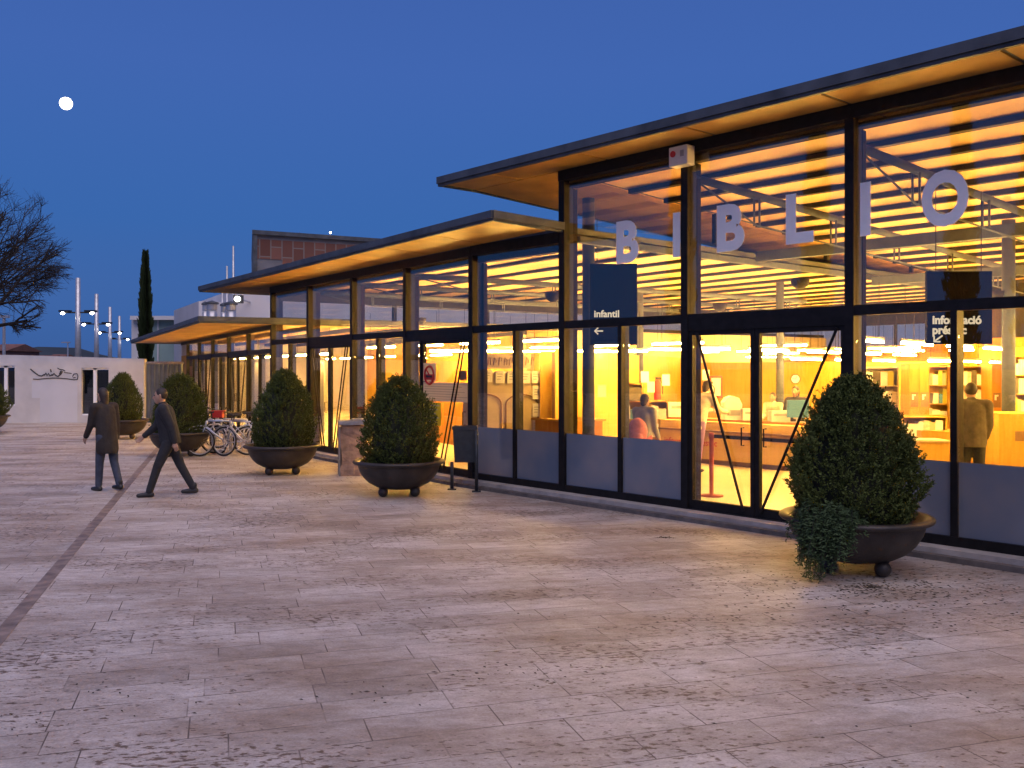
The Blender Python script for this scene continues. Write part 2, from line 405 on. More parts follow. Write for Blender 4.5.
    def build(s, name, mats, parent=None, smooth=False, local=False):
        """local: verts already in the parent's own frame. Otherwise verts are world coordinates."""
        if parent is None:
            xs = [v[0] for v in s.v]; ys = [v[1] for v in s.v]; zs = [v[2] for v in s.v]
            off = (0, 0, 0) if local else ((min(xs) + max(xs)) / 2, (min(ys) + max(ys)) / 2, min(zs))
        else:
            off = (0, 0, 0)
            if not local:
                q = parent
                off = Vector((0, 0, 0))
                while q is not None: off = off + q.location; q = q.parent
        o = bpy.data.objects.new(name, s.mesh(name, mats, off, smooth)); COL.objects.link(o)
        if parent is None: o.location = off
        else: o.parent = parent
        return o

def tag(o, label=None, cat=None, group=None, kind=None):
    if label: o['label'] = label
    if cat: o['category'] = cat
    if group: o['group'] = group
    if kind: o['kind'] = kind
    return o
def thing(name, label, cat, loc=(0, 0, 0), rz=0, group=None):
    o = bpy.data.objects.new(name, None); COL.objects.link(o); o.empty_display_size = .2
    o.location = loc; o.rotation_euler = (0, 0, rz); return tag(o, label, cat, group)
def copy_tree(o, parent=None):
    c = o.copy(); COL.objects.link(c); c.parent = parent
    for ch in list(o.children): copy_tree(ch, c)
    return c
def bevel(o, w=.01, seg=2):
    m = o.modifiers.new('bevel', 'BEVEL'); m.width = w; m.segments = seg; m.limit_method = 'ANGLE'; m.angle_limit = R(40)
    return o

def text_mb(body, size, right, up, origin, nrm, bold=0.0, thick=.006, align='LEFT'):
    cu = bpy.data.curves.new('t', 'FONT'); cu.body = body; cu.size = size; cu.offset = bold; cu.resolution_u = 4
    cu.align_x = align
    ob = bpy.data.objects.new('t', cu); COL.objects.link(ob)
    dg = bpy.context.evaluated_depsgraph_get(); dg.update()
    me = bpy.data.meshes.new_from_object(ob.evaluated_get(dg))
    COL.objects.unlink(ob); bpy.data.objects.remove(ob); bpy.data.curves.remove(cu)
    right = Vector(right); up = Vector(up); o = Vector(origin); nrm = Vector(nrm)
    mb = MB()
    vs = [o + right * v.co.x + up * v.co.y + nrm * thick for v in me.vertices]
    fs = [tuple(p.vertices) for p in me.polygons]
    mb.add(vs, fs)
    # give it thickness: back faces and sides from boundary edges
    cnt = {}
    for f in fs:
        for i in range(len(f)):
            a, b = f[i], f[(i + 1) % len(f)]; k = (min(a, b), max(a, b)); cnt.setdefault(k, []).append((a, b))
    n = len(vs)
    vb = [v - nrm * thick for v in vs]
    mb2 = MB(); mb2.add(list(vs) + vb, fs + [(b, a, a + n, b + n) for k, e in cnt.items() if len(e) == 1 for a, b in e])
    bpy.data.meshes.remove(me)
    xs = [v.co.x if hasattr(v, 'co') else 0 for v in []]
    return mb2

def at(x, d, z=0.0): return Vector(((x - CX) * d / F, d, z))

class Seg:
    """a straight stretch of the facade: t runs along it (away from the camera), w outwards to the plaza"""
    def __init__(s, o, u):
        l = math.hypot(*u); s.o = o; s.u = (u[0] / l, u[1] / l); s.n = (-s.u[1], s.u[0])
    def p(s, t, w=0, z=0): return (s.o[0] + s.u[0] * t + s.n[0] * w, s.o[1] + s.u[1] * t + s.n[1] * w, z)
    def t_at(s, x, w=0):
        k = (x - CX) / F; ox = s.o[0] + s.n[0] * w; oy = s.o[1] + s.n[1] * w
        return (k * oy - ox) / (s.u[0] - k * s.u[1])
    def z_at(s, t, y, w=0): return CAMH + (HY - y) * s.p(t, w)[1] / F
    def tw(s, x, y):
        a = x - s.o[0]; b = y - s.o[1]; return a * s.u[0] + b * s.u[1], a * s.n[0] + b * s.n[1]
A = Seg((2.345, 12.254), (-.66, .751))
P1 = A.p(4.545)
B = Seg(P1[:2], (-.574, .819))
P2 = B.p(4 * 2.317)
C = Seg(P2[:2], (-.4457, .895))
MOD = 2.317; CMOD = 3.175
ZF = .11
up = (0, 0, 1)
def rdir(S): return (-S.u[0], -S.u[1], 0)     # reading direction on a facade
def ndir(S): return (S.n[0], S.n[1], 0)

# ================================================================== SETTING
g = MB().prism([(-3500, -900), (3500, -900), (3500, 4500), (-3500, 4500)], -.5, -.012).build('ground', M['earth'], local=True)
tag(g, 'flat open ground beyond the plaza', kind='structure')
pz = MB().prism([(-60, -30), (40, -30), (40, 50), (-60, 50)], -.1, 0).build('plaza', M['paving'], local=True)
tag(pz, 'stone paved plaza in front of the library', kind='structure')
# drain strip running across the paving
st = MB()
d0 = at(-20, 1.95 * F / (660 - HY)); d1 = at(165, 1.95 * F / (440 - HY))
du = (d1 - d0).normalized(); dn = Vector((-du.y, du.x, 0)) * .058
e0 = d0 - du * 8; e1 = d1 + du * 2
st.prism([tuple((e0 - dn)[:2]), tuple((e0 + dn)[:2]), tuple((e1 + dn)[:2]), tuple((e1 - dn)[:2])][::-1], -.02, .004)
for k in range(34):
    q = e0 + du * (k * 1.0)
    if (q - e0).length > (e1 - e0).length: break
so = st.build('drain_strip', M['strip']); tag(so, 'rust brown drainage strip crossing the paving', kind='structure')
kb = MB(); kd = MB()
for S, a, b in ((A, -14, 4.545), (B, 0, 9.268), (C, 0, 17.6)):
    kb.fbox(S, a, b, -.06, .26, 0, ZF)
    kd.fbox(S, a, b, .262, .36, 0, .055)
tag(kb.build('kerb', M['kerb']), 'stone step under the glass front', kind='structure')
tag(kd.build('drain_channel', M['kerb_d']), 'dark drainage channel along the step', kind='structure')
xy = lambda p: p[:2]
fl = MB()
A_r = A.p(-13.8, -.062)[:2]; fpoly = [A_r, A.p(4.545, -.062)[:2], B.p(9.268, -.062)[:2], C.p(17.5, -.062)[:2], C.p(17.5, -8)[:2], C.p(0, -8)[:2], B.p(9.268, -22.2)[:2], A.p(2.5, -22.2)[:2], A.p(2.4, -15.2)[:2], A.p(-13.8, -15.2)[:2]]
fl.prism(fpoly[::-1] if False else fpoly, .0, ZF + .004)
fo = fl.build('floor', M['floor']); tag(fo, 'cream floor inside the library', kind='structure')

# hills
def hills():
    mb = MB(); vs = []; n = 150
    for r_, (d, hmul) in enumerate(((900, 0), (1250, 1), (1700, .55), (2300, 0))):
        for i in range(n + 1):
            a = R(-75 + 150 * i / n); x = d * math.sin(a); y = d * math.cos(a)
            px_ = CX + F * math.tan(a) if abs(a) < 1.2 else 0
            h = 22 + 7 * math.sin(a * 9 + .6) + 5 * math.sin(a * 23) + 2.2 * math.sin(a * 61) + 1.3 * math.sin(a * 140)
            h += 4 * math.exp(-((px_ - 75) / 35.0) ** 2)
            h -= 10 * math.exp(-((px_ - 5) / 30.0) ** 2) + 12 * math.exp(-((px_ - 150) / 40.0) ** 2)
            vs.append((x, y, -1 + max(0, h) * hmul))
    fs = []
    for r_ in range(3):
        for i in range(n):
            a = r_ * (n + 1) + i; fs.append((a, a + 1, a + n + 2, a + n + 1))
    mb.add(vs, fs); o = mb.build('hills', M['hill'], smooth=True); tag(o, 'dark wooded hills on the horizon', kind='structure')
hills()

# ================================================================== LIBRARY BUILDING
lib = thing('library_building', 'long low glass-fronted library in three stepped sections with flat overhanging roofs', 'library', A.p(0, 0, 0))
def part(mb, name, m, parent=lib, smooth=False): return mb.build(name, m, parent, smooth)
def a_on_b(wB):     # point on the end line of section A (t = 2.36) that lies at depth wB of section B
    p0 = A.p(2.36, 0); t0, w0 = B.tw(p0[0], p0[1]); k = A.n[0] * B.n[0] + A.n[1] * B.n[1]
    return A.p(2.36, (wB - w0) / k)
ZA, ZB, ZC = 4.93, 4.0, 3.05
ZAI = 4.15
# ---- roofs
def roof_part(polys):
    mb = MB()
    for poly, z0, z1 in polys: mb.prism(poly, z0, z1)
    return part(mb, 'roof', M['zinc'])
pA = [xy(A.p(-14, .8)), xy(A.p(4.48, .8)), xy(A.p(4.48, 0)), xy(A.p(-14, 0))]
pAi = [xy(A.p(-14, 0)), xy(A.p(4.48, 0)), xy(A.p(4.48, -16.2)), xy(A.p(-14, -16.2))]
rA = roof_part([(pA[::-1], ZA + .02, ZA + .115), (pAi[::-1], [ZAI + .02 - .06, ZAI - .04, ZA + .02, ZA + .02], [ZAI + .06, ZAI + .06, ZA + .115, ZA + .115])])
bz = [4.10, 4.01]
pB = [xy(B.p(-2.22, 1.1)), xy(B.p(11.78, 1.1)), xy(B.p(11.78, 0)), xy(B.p(-2.22, 0))]
pBi = [xy(A.p(2.42, 0)), xy(B.p(11.78, 0)), xy(B.p(11.78, -22.4)), xy(a_on_b(-22.4))]
rB = roof_part([(pB[::-1], [ZB + .02, ZB + .02, 4.03, 4.10], [ZB + .12, ZB + .12, 4.12, 4.19]),
                (pBi[::-1], [ZB + .02] * 4, [ZB + .115] * 4)])
pC = [xy(C.p(-.86, 1.9)), xy(C.p(19.2, 1.9)), xy(C.p(19.2, -8.3)), xy(C.p(-.86, -8.3))]
rC = roof_part([(pC[::-1], ZC + .02, ZC + .115)])
# ---- fascias
def fascia(roof, S, t0, t1, w, za, zb, wend, h=.13):
    mb = MB()
    # front edge, upper flashing and recessed lower lip
    f = lambda t, ww, z: S.p(t, ww, z)
    zt = lambda t: za + (zb - za) * (t - t0) / (t1 - t0)
    for (o, i, b0, b1) in ((.018, -.03, .02, .13), (-.012, -.06, -.02, .018)):
        mb.hexa([f(t0, w + i, zt(t0) + b0), f(t1, w + i, zt(t1) + b0), f(t1, w + o, zt(t1) + b0), f(t0, w + o, zt(t0) + b0),
                 f(t0, w + i, zt(t0) + b1), f(t1, w + i, zt(t1) + b1), f(t1, w + o, zt(t1) + b1), f(t0, w + o, zt(t0) + b1)])
    return part(mb, 'fascia', M['zinc'], roof)
def side_fascia(roof, S, t, sgn, w0, w1, z0, z1):
    """returns along the end of a roof from w0 (outer) to w1"""
    mb = MB(); f = lambda tt, ww, z: S.p(tt, ww, z)
    for (o, i, b0, b1) in ((.018, -.03, .02, .132), (-.012, -.06, -.02, .018)):
        ta, tb = sorted((t + sgn * i, t + sgn * o))
        mb.hexa([f(ta, w1, z1 + b0), f(tb, w1, z1 + b0), f(tb, w0, z0 + b0), f(ta, w0, z0 + b0),
                 f(ta, w1, z1 + b1), f(tb, w1, z1 + b1), f(tb, w0, z0 + b1), f(ta, w0, z0 + b1)])
    return part(mb, 'fascia', M['zinc'], roof)
fascia(rA, A, -14, 4.48, .8, ZA, ZA, 0)
side_fascia(rA, A, 4.48, 1, .782, 0, ZA, ZA)
mbx = MB()
side_fascia(rA, A, 4.48, 1, -.002, -16.2, ZA, ZAI - .06)
fascia(rB, B, -2.22, 11.78, 1.1, 4.08, 4.01, 0)
side_fascia(rB, B, -2.22, -1, 1.082, -.2, 4.08, ZB + .02)
side_fascia(rB, B, 11.78, 1, 1.082, -22.4, 4.01, ZB)
fascia(rC, C, -.86, 19.2, 1.9, ZC, ZC, 0)
side_fascia(rC, C, -.86, -1, 1.882, -1.5, ZC, ZC)
side_fascia(rC, C, 19.2, 1, 1.882, -8.3, ZC, ZC)
# ---- soffit panels (sub-parts of their roof)
def soffits(roof, S, t0, t1, step, w0, w1, zf):
    t = t0
    while t < t1 - .1:
        tb = min(t + step, t1); mb = MB(); f = lambda a, w: S.p(a, w, zf(a, w))
        lo = [f(t + .025, w0), f(tb - .025, w0), f(tb - .025, w1), f(t + .025, w1)]
        hi = [(p[0], p[1], p[2] + .016) for p in lo]
        mb.hexa(lo + hi); part(mb, 'soffit_panel', M['soffit'], roof); t = tb
    mb = MB(); lo = [S.p(t0, w0, zf(t0, w0) + .018), S.p(t1, w0, zf(t1, w0) + .018), S.p(t1, w1, zf(t1, w1) + .018), S.p(t0, w1, zf(t0, w1) + .018)]
soffits(rA, A, -13.4, 4.40, 1.85, .085, .735, lambda t, w: ZA + .002)
soffits(rB, B, -2.15, 11.7, 1.735, .085, 1.035, lambda t, w: ZB + .003 + (w / 1.1) * (.085 - .007 * (t + 2.22)))
soffits(rC, C, -.78, 19.1, 2.0, .085, 1.84, lambda t, w: ZC + .002)
# cantilevered end soffits
def end_soffit(roof, S, t0, t1, w0, w1, z0, z1, n):
    for i in range(n):
        a = w0 + (w1 - w0) * i / n; b = w0 + (w1 - w0) * (i + 1) / n
        za = z0 + (z1 - z0) * i / n; zb = z0 + (z1 - z0) * (i + 1) / n
        mb = MB(); lo = [S.p(t0, b + .011, zb), S.p(t1, b + .011, zb), S.p(t1, a - .011, za), S.p(t0, a - .011, za)]
        mb.hexa(lo + [(p[0], p[1], p[2] + .014) for p in lo]); part(mb, 'soffit_panel', M['soffit'], roof)
end_soffit(rA, A, 2.46, 4.40, .06, -15.0, ZA + .002, ZAI - .05, 8)
end_soffit(rB, B, 9.34, 11.7, .06, -22.2, ZB + .002, ZB + .002, 12)
end_soffit(rC, C, 17.7, 19.1, .06, -8.2, ZC + .002, ZC + .002, 4)
# ---- interior ceilings, purlins and trusses
def zc_A(w): return ZA - .02 + (ZAI - ZA) * (-w) / 15.0
mb = MB(); c0 = [A.p(-13.8, -15, zc_A(-15)), A.p(2.33, -15, zc_A(-15)), A.p(2.33, -.12, zc_A(-.12)), A.p(-13.8, -.12, zc_A(-.12))]
mb.hexa(c0 + [(p[0], p[1], p[2] + .014) for p in c0]); part(mb, 'ceiling', M['deck'])
w = -.55; k = 0
while w > -14.8:
    mb = MB(); z = zc_A(w); mb.fbox(A, -13.8, 2.3, w - .055, w + .055, z - .08, z - .003); part(mb, 'purlin', M['steel']); w -= .88
mb = MB(); c0 = [a_on_b(-22.0), A.p(2.42, -.3), B.p(0, -.12), B.p(9.2, -.12), B.p(9.2, -22)]
mb.prism([xy(p) for p in c0][::-1], ZB - .014, ZB + .0); part(mb, 'ceiling', M['deck'])
for i in range(19):
    w = -.6 - 1.15 * i
    ta = B.tw(*xy(a_on_b(w)))[0] + .1
    mb = MB(); mb.fbox(B, ta, 9.1, w - .055, w + .055, ZB - .075, ZB - .017); part(mb, 'purlin', M['steel'])
mb = MB(); mb.fbox(C, .02, 17.5, -8, -.12, ZC - .012, ZC + .004); part(mb, 'ceiling', M['deck'])
for i in range(6):
    mb = MB(); w = -.9 - 1.25 * i; mb.fbox(C, .1, 17.4, w - .05, w + .05, ZC - .12, ZC - .014); part(mb, 'purlin', M['steel'])
def truss(S, t, w1, ztop, drop, zslope=0, step=2.1):
    mb = MB(); top = lambda w: ztop + zslope * (-w)
    mb.tube([S.p(t, -.15, top(0)), S.p(t, w1, top(w1))], .055, 10)
    bot = [S.p(t, -.15, top(0) - .02)]
    w = -1.6; side = 0
    while w > w1 + .5:
        for e in (-.045, .045): mb.tube([S.p(t + e, w, top(w) - .03), S.p(t + e, w, top(w) - drop)], .016, 6)
        bot.append(S.p(t, w, top(w) - drop)); w -= step
    bot.append(S.p(t, w1, top(w1) - .02))
    mb.tube(bot, .014, 6)
    part(mb, 'truss', M['steel_l'], smooth=True)
for i in range(6): truss(A, .05 - MOD * i + (0 if i else 0), -14.6, 4.50, .42, -.045)
for i in range(1, 4): truss(B, MOD * i, -11.8, 3.72, .26, 0, 1.9)
# tie beams across the trusses
for w_, z_ in ((-4.9, 4.02), (-9.2, 3.84)):
    mb = MB(); mb.fbox(A, -13.7, 2.25, w_ - .07, w_ + .07, z_ - .09, z_ + .09); part(mb, 'tie_beam', M['steel_l'])
# ---- eaves beam
mb = MB(); mb.fbox(A, -13.8, 2.42, -.06, .07, ZA - .15, ZA - .002); part(mb, 'eaves_beam', M['frame'])
mb = MB(); mb.fbox(A, -13.8, 2.3, -.2, -.064, ZA - .24, ZA - .03); part(mb, 'eaves_beam', M['frame_in'])
mb = MB(); mb.fbox(A, 2.425, 4.545, -.06, .07, ZB - .15, ZB + .02); part(mb, 'eaves_beam', M['frame'])
mb = MB(); mb.fbox(B, 0.0, 9.33, -.06, .07, ZB - .15, ZB - .001); part(mb, 'eaves_beam', M['frame'])
mb = MB(); mb.fbox(B, 0.05, 9.2, -.2, -.064, ZB - .26, ZB - .03); part(mb, 'eaves_beam', M['frame_in'])
mb = MB(); mb.fbox(A, 2.5, 4.5, -.2, -.064, ZB - .26, ZB - .03); part(mb, 'eaves_beam', M['frame_in'])
mb = MB(); mb.fbox(C, .06, 17.6, -.06, .07, ZC - .11, ZC - .001); part(mb, 'eaves_beam', M['frame'])

# ---- glazing
ZT0, ZT1 = 2.555, 2.67
GT = .005
def post(S, t, z1, wd=.055, name='post', z0=ZF, back=-.15):
    mb = MB(); mb.fbox(S, t - wd, t + wd, -.05, .06, z0, z1); mb.fbox(S, t - wd * .8, t + wd * .8, back, -.052, z0, z1 - .02)
    mb.cur = 0
    return part(mb, name, M['frame'])
def inner_fin(S, t, z1):
    mb = MB(); mb.fbox(S, t - .05, t + .05, -.235, -.152, ZF, z1); return part(mb, 'inner_post', M['frame_in'])
def pane(S, t0, t1, z0, z1, film=None, name='window'):
    mb = MB(); mb.fbox(S, t0, t1, -GT, GT, z0, z1); o = part(mb, name, M['glass'])
    if film:
        f = MB(); f.fbox(S, t0 + .002, t1 - .002, GT + .002, GT + .004, z0, film); part(f, 'frosted_film', M['film'], o)
    return o
FILM = .985
def leaf(S, t0, t1, zh, braces, handle):
    """one glazed door leaf between t0 < t1, zh = top"""
    mb = MB(); z0 = ZF + .01
    mb.fbox(S, t0, t0 + .06, -.03, .035, z0, zh); mb.fbox(S, t1 - .06, t1, -.03, .035, z0, zh)
    mb.fbox(S, t0 + .06, t1 - .06, -.028, .032, z0, z0 + .12); mb.fbox(S, t0 + .06, t1 - .06, -.028, .032, zh - .06, zh)
    d = part(mb, 'door', M['frame'])
    p = MB(); p.fbox(S, t0 + .06, t1 - .06, -GT, GT, z0 + .12, zh - .06); part(p, 'door_pane', M['glass'], d)
    for (ta, tb, rr) in braces:      # top t, bottom t
        q = MB(); q.tube([S.p(ta, .045, zh - .03), S.p(tb, .045, z0 + .06)], rr, 8); part(q, 'brace', M['frame'], d)
    if handle is not None:
        q = MB(); q.tube([S.p(handle, .03, 1.0), S.p(handle, .085, 1.0), S.p(handle, .085, 1.22), S.p(handle, .03, 1.22)], .009, 8); part(q, 'handle', M['frame'], d)
    return d
def bar(S, t0, t1, z0, z1, name='transom', w0=-.05, w1=.05):
    mb = MB(); mb.fbox(S, t0, t1, w0, w1, z0, z1); return part(mb, name, M['frame'])
def fixed_bay(S, t0, t1, ztop, zt0=ZT0, zt1=ZT1, film=FILM, half=True, upper=True):
    a, b = t0 + .055, t1 - .055
    bar(S, a, b, ZF, ZF + .10, 'sill', -.05, .055); bar(S, a, b, zt0, zt1)
    m = (t0 + t1) / 2
    if half:
        mb = MB(); mb.fbox(S, m - .035, m + .035, -.05, .045, ZF + .10, zt0); mb.fbox(S, m - .028, m + .028, -.13, -.052, ZF + .1, zt0); part(mb, 'mullion', M['frame'])
        pane(S, a, m - .035, ZF + .10, zt0, film); pane(S, m + .035, b, ZF + .10, zt0, film)
    else: pane(S, a, b, ZF + .10, zt0, film)
    if upper: pane(S, a, b, zt1, ztop)
# section A (t grows to the left in the picture)
tA = [2.36 - MOD * i for i in range(7)]
tA[1] = .05; tA[2] = -2.28
for t in tA: post(A, t, ZA - .15, .06 if t > 2 else .055); inner_fin(A, t, ZA - .25)
for i in range(6):
    t1, t0 = tA[i], tA[i + 1]
    if i == 1:
        a, b = t0 + .055, t1 - .055
        bar(A, a, b, 2.45, ZT1, 'door_header'); bar(A, a, b, ZF, ZF + .012, 'threshold')
        pane(A, a, b, ZT1, ZA - .15)
        m = -1.02
        leaf(A, m + .004, b, 2.45, [(b - .14, m + .16, .018)], m + .16)
        leaf(A, a, m - .004, 2.45, [(a + .10, m - .09, .018)], m - .16)
    else: fixed_bay(A, t0, t1, ZA - .15)
# low module of the A line, under roof B
post(A, 4.545, ZB - .15); inner_fin(A, 4.5, ZB - .26)
fixed_bay(A, 2.36, 4.545, ZB - .15)
# section B
tB = [MOD * i for i in range(5)]
for t in tB[1:]: post(B, t, ZB - .15); inner_fin(B, t, ZB - .26)
for i in range(4):
    t0, t1 = tB[i], tB[i + 1]; a, b = t0 + .055, t1 - .055
    if i == 0:
        bar(B, a, b, 2.46, ZT1, 'door_header'); pane(B, a, b, ZT1, ZB - .15); bar(B, a, b, ZF, ZF + .012, 'threshold')
        m = t0 + 1.72
        leaf(B, a, m - .03, 2.46, [(a + .12, a + .85, .014), (a + .22, a + .98, .014)], a + .14)
        mb = MB(); mb.fbox(B, m - .03, m + .03, -.05, .05, ZF + .012, 2.46); part(mb, 'mullion', M['frame'])
        pane(B, m + .03, b, ZF + .1, 2.46); bar(B, m + .03, b, ZF + .012, ZF + .1, 'sill')
    elif i == 2:
        bar(B, a, b, 2.47, ZT1, 'door_header'); pane(B, a, b, ZT1, ZB - .15); bar(B, a, b, ZF, ZF + .012, 'threshold')
        m = (a + b) / 2
        leaf(B, a, m - .004, 2.47, [(a + .12, m - .35, .014), (a + .24, m - .22, .014)], m - .12)
        leaf(B, m + .004, b, 2.47, [(b - .12, m + .35, .014), (b - .24, m + .22, .014)], m + .12)
    else: fixed_bay(B, t0, t1, ZB - .15, film=None)
# section C
tC = [CMOD * i for i in range(6)]
for t in tC[1:]: post(C, t, ZC - .11)
for i in range(5):
    t0, t1 = tC[i], tC[i + 1]
    if i in (1, 3):
        a, b = t0 + .055, t1 - .055; bar(C, a, b, 2.34, 2.48, 'door_header'); pane(C, a, b, 2.48, ZC - .11); bar(C, a, b, ZF, ZF + .012, 'threshold')
        m = (a + b) / 2
        leaf(C, a, m - .004, 2.34, [(a + .15, m - .4, .016)], m - .12); leaf(C, m + .004, b, 2.34, [(b - .15, m + .4, .016)], m + .12)
    else: fixed_bay(C, t0, t1, ZC - .11, 2.34, 2.46, film=None)
mb = MB(); mb.fbox(C, 15.93, 17.6, -.05, .05, ZF, 2.5); part(mb, 'end_panel', M['yellow'])
mb = MB(); mb.fbox(C, 15.93, 17.6, -.04, .04, 2.502, ZC - .11); part(mb, 'end_panel', M['render'])
# ---- glazed ends between the stepped roofs
def end_glass(S, t, w0, w1, z0, z1a, z1b):
    mb = MB(); e = .005
    mb.hexa([S.p(t - e, w1, z0), S.p(t + e, w1, z0), S.p(t + e, w0, z0), S.p(t - e, w0, z0), S.p(t - e, w1, z1b), S.p(t + e, w1, z1b), S.p(t + e, w0, z1a), S.p(t - e, w0, z1a)])
    part(mb, 'clerestory', M['glass'])
end_glass(A, 2.36, -.16, -12.1, ZB + .17, zc_A(-.1) - .1, zc_A(-12.1) - .1)
for w_ in (-3.75, -7.5, -11.2):
    mb = MB(); mb.fbox(A, 2.32, 2.4, w_ - .04, w_ + .04, ZB + .17, zc_A(w_) - .02); part(mb, 'post', M['frame'])
mb = MB(); mb.fbox(A, 2.31, 2.41, -12.2, -.3, ZB - .12, ZB - .02); part(mb, 'tie_beam', M['steel_l'])
end_glass(B, 9.27, -.16, -21.9, ZC + .2, 3.66, 3.66)
mb = MB(); mb.fbox(B, 9.2, 9.32, -21.9, -.16, 3.66, ZB - .02); part(mb, 'header', M['steel'])
for w_ in (-3.4, -3.9, -6.4, -9.2, -12, -15, -18):
    mb = MB(); mb.fbox(B, 9.22, 9.31, w_ - .05, w_ + .05, ZC + .2, 3.66); part(mb, 'post', M['frame'])
mb = MB(); mb.fbox(B, 9.2, 9.32, -21.9, -.16, ZC + .1, ZC + .2); part(mb, 'tie_beam', M['frame'])
mb = MB(); mb.fbox(B, 9.2, 9.32, -1.2, -.9, ZF, ZB - .02); part(mb, 'post', M['zinc'])
# ---- rear of the sections
mb = MB(); mb.fbox(A, -13.8, 2.4, -15.15, -15.0, ZF, 2.5); part(mb, 'rear_wall', M['yellow'])
mb = MB(); mb.fbox(A, -13.8, 2.4, -15.2, -14.85, 2.503, 2.74); part(mb, 'rear_beam', M['orange'])
mb = MB(); mb.fbox(A, -13.8, 2.4, -15.15, -14.95, 3.5, ZAI - .04); part(mb, 'rear_header', M['frame'])
for i in range(7):
    a = -13.8 + i * 2.31; b = a + 2.31
    mb = MB(); mb.fbox(A, a + .04, b - .04, -15.06, -15.05, 2.74, 3.5); part(mb, 'clerestory', M['glass'])
    mb = MB(); mb.fbox(A, a - .04, a + .04, -15.1, -15.0, 2.742, 3.498); part(mb, 'post', M['frame'])
tR = B.tw(*xy(a_on_b(-22)))[0]
mb = MB(); mb.fbox(B, tR, 9.4, -22.15, -22.0, ZF, 2.55); part(mb, 'rear_wall', M['yellow'])
mb = MB(); mb.fbox(B, tR, 9.4, -22.2, -21.85, 2.553, 2.80); part(mb, 'rear_beam', M['orange'])
mb = MB(); mb.fbox(B, tR, 9.4, -22.15, -21.95, 3.55, ZB - .016); part(mb, 'rear_header', M['frame'])
for i in range(6):
    a = tR + i * (9.3 - tR) / 6; b = tR + (i + 1) * (9.3 - tR) / 6
    mb = MB(); mb.fbox(B, a + .04, b - .04, -22.06, -22.05, 2.8, 3.55); part(mb, 'clerestory', M['glass'])
    mb = MB(); mb.fbox(B, a - .04, a + .04, -22.1, -22.0, 2.802, 3.548); part(mb, 'post', M['frame'])
mb = MB(); mb.fbox(A, 2.42, 2.56, -22.3, -15.1, ZF, ZB - .03); part(mb, 'rear_wall', M['yellow'])
mb = MB(); mb.fbox(C, 0, 17.6, -8.15, -8.0, ZF, ZC - .014); part(mb, 'rear_wall', M['yellow'])
mb = MB(); mb.fbox(C, 17.5, 17.6, -8, -.06, ZF, ZC - .014); part(mb, 'end_wall', M['render'])
mb = MB(); mb.fbox(A, -13.95, -13.8, -15.1, -.06, ZF, ZAI - .05); part(mb, 'end_wall', M['yellow'])  # unseen right end, wall added to keep the lamplight in
# side between B and C interiors behind C's rear wall
mb = MB(); mb.fbox(B, 9.25, 9.4, -22.1, -7.8, ZF, ZC + .09); part(mb, 'end_wall', M['cream'])
# ---- white lettering on the upper glass
LH = .60
for ch, t in (('B', 1.084), ('I', .215), ('B', -.646), ('L', -1.624), ('I', -2.45), ('O', -3.328), ('T', -4.32)):
    wdt = {'B': .42, 'I': .125, 'L': .37, 'O': .49, 'T': .40}[ch]
    tm = text_mb(ch, 1.0, (1, 0, 0), (0, 1, 0), (0, 0, 0), (0, 0, 1), bold=.042, thick=.0)
    xs = [v[0] for v in tm.v]; ys = [v[1] for v in tm.v]
    sx = wdt / (max(xs) - min(xs)); sy = LH / (max(ys) - min(ys)); cx = (max(xs) + min(xs)) / 2; y0 = min(ys)
    n2 = len(tm.v) // 2; mb = MB(); vv = []
    for i, v in enumerate(tm.v):
        q = A.p(t - (v[0] - cx) * sx, GT + (.006 if i < n2 else .002), 3.44 + (v[1] - y0) * sy); vv.append(q)
    mb.add(vv, tm.f); part(mb, 'letter', M['white'])

# ================================================================== BACKGROUND BUILDINGS
Hh = Seg((-14.3, 48.0), (.883, .469))        # front of the white hall; w < 0 lies nearer the camera? n points away from it
hall = thing('assembly_hall', 'big white hall with a terracotta clad upper storey rising behind the library', 'hall', (-14.3, 48, 0))
sgn = 1 if (Hh.n[1] < 0) else -1
def hw(mb, t0, t1, d0, d1, z0, z1):          # d = depth behind the front face
    a, b = -sgn * d0, -sgn * d1
    return mb.fbox(Hh, t0, t1, min(a, b), max(a, b), z0, z1)
mb = MB(); hw(mb, 0, 75, 0, 14, 0, 6.1); part(mb, 'wall', M['hallwhite'], hall)
mb = MB(); hw(mb, -1.3, 2.0, 3, 12, 0, 5.6); part(mb, 'side_wall', M['hallwhite'], hall)
up_ = MB(); up_.prism([Hh.p(.95, .3)[:2], Hh.p(26, .3)[:2], Hh.p(26, 12)[:2], tuple(at(251.5, 60.5)[:2])], 6.103, 9.0); uo = part(up_, 'upper_storey', M['hallgrey'], hall)
mb = MB(); mb.prism([Hh.p(.9, .1)[:2], Hh.p(26.2, .1)[:2], Hh.p(26.2, 12.2)[:2], tuple(at(251.3, 60.6)[:2])], 9.002, 9.22); part(mb, 'roof', M['zinc'], hall)
mb = MB(); hw(mb, 1.2, 2.5, .27, .299, 7.75, 8.78); part(mb, 'clad_panel', M['brick'], uo)
mb = MB(); hw(mb, 2.505, 25, .27, .299, 7.2, 8.78); part(mb, 'clad_panel', M['brick'], uo)
mb = MB(); hw(mb, .95, 1.18, .15, .299, 6.103, 9.0); part(mb, 'corner_pier', M['zinc'], uo)

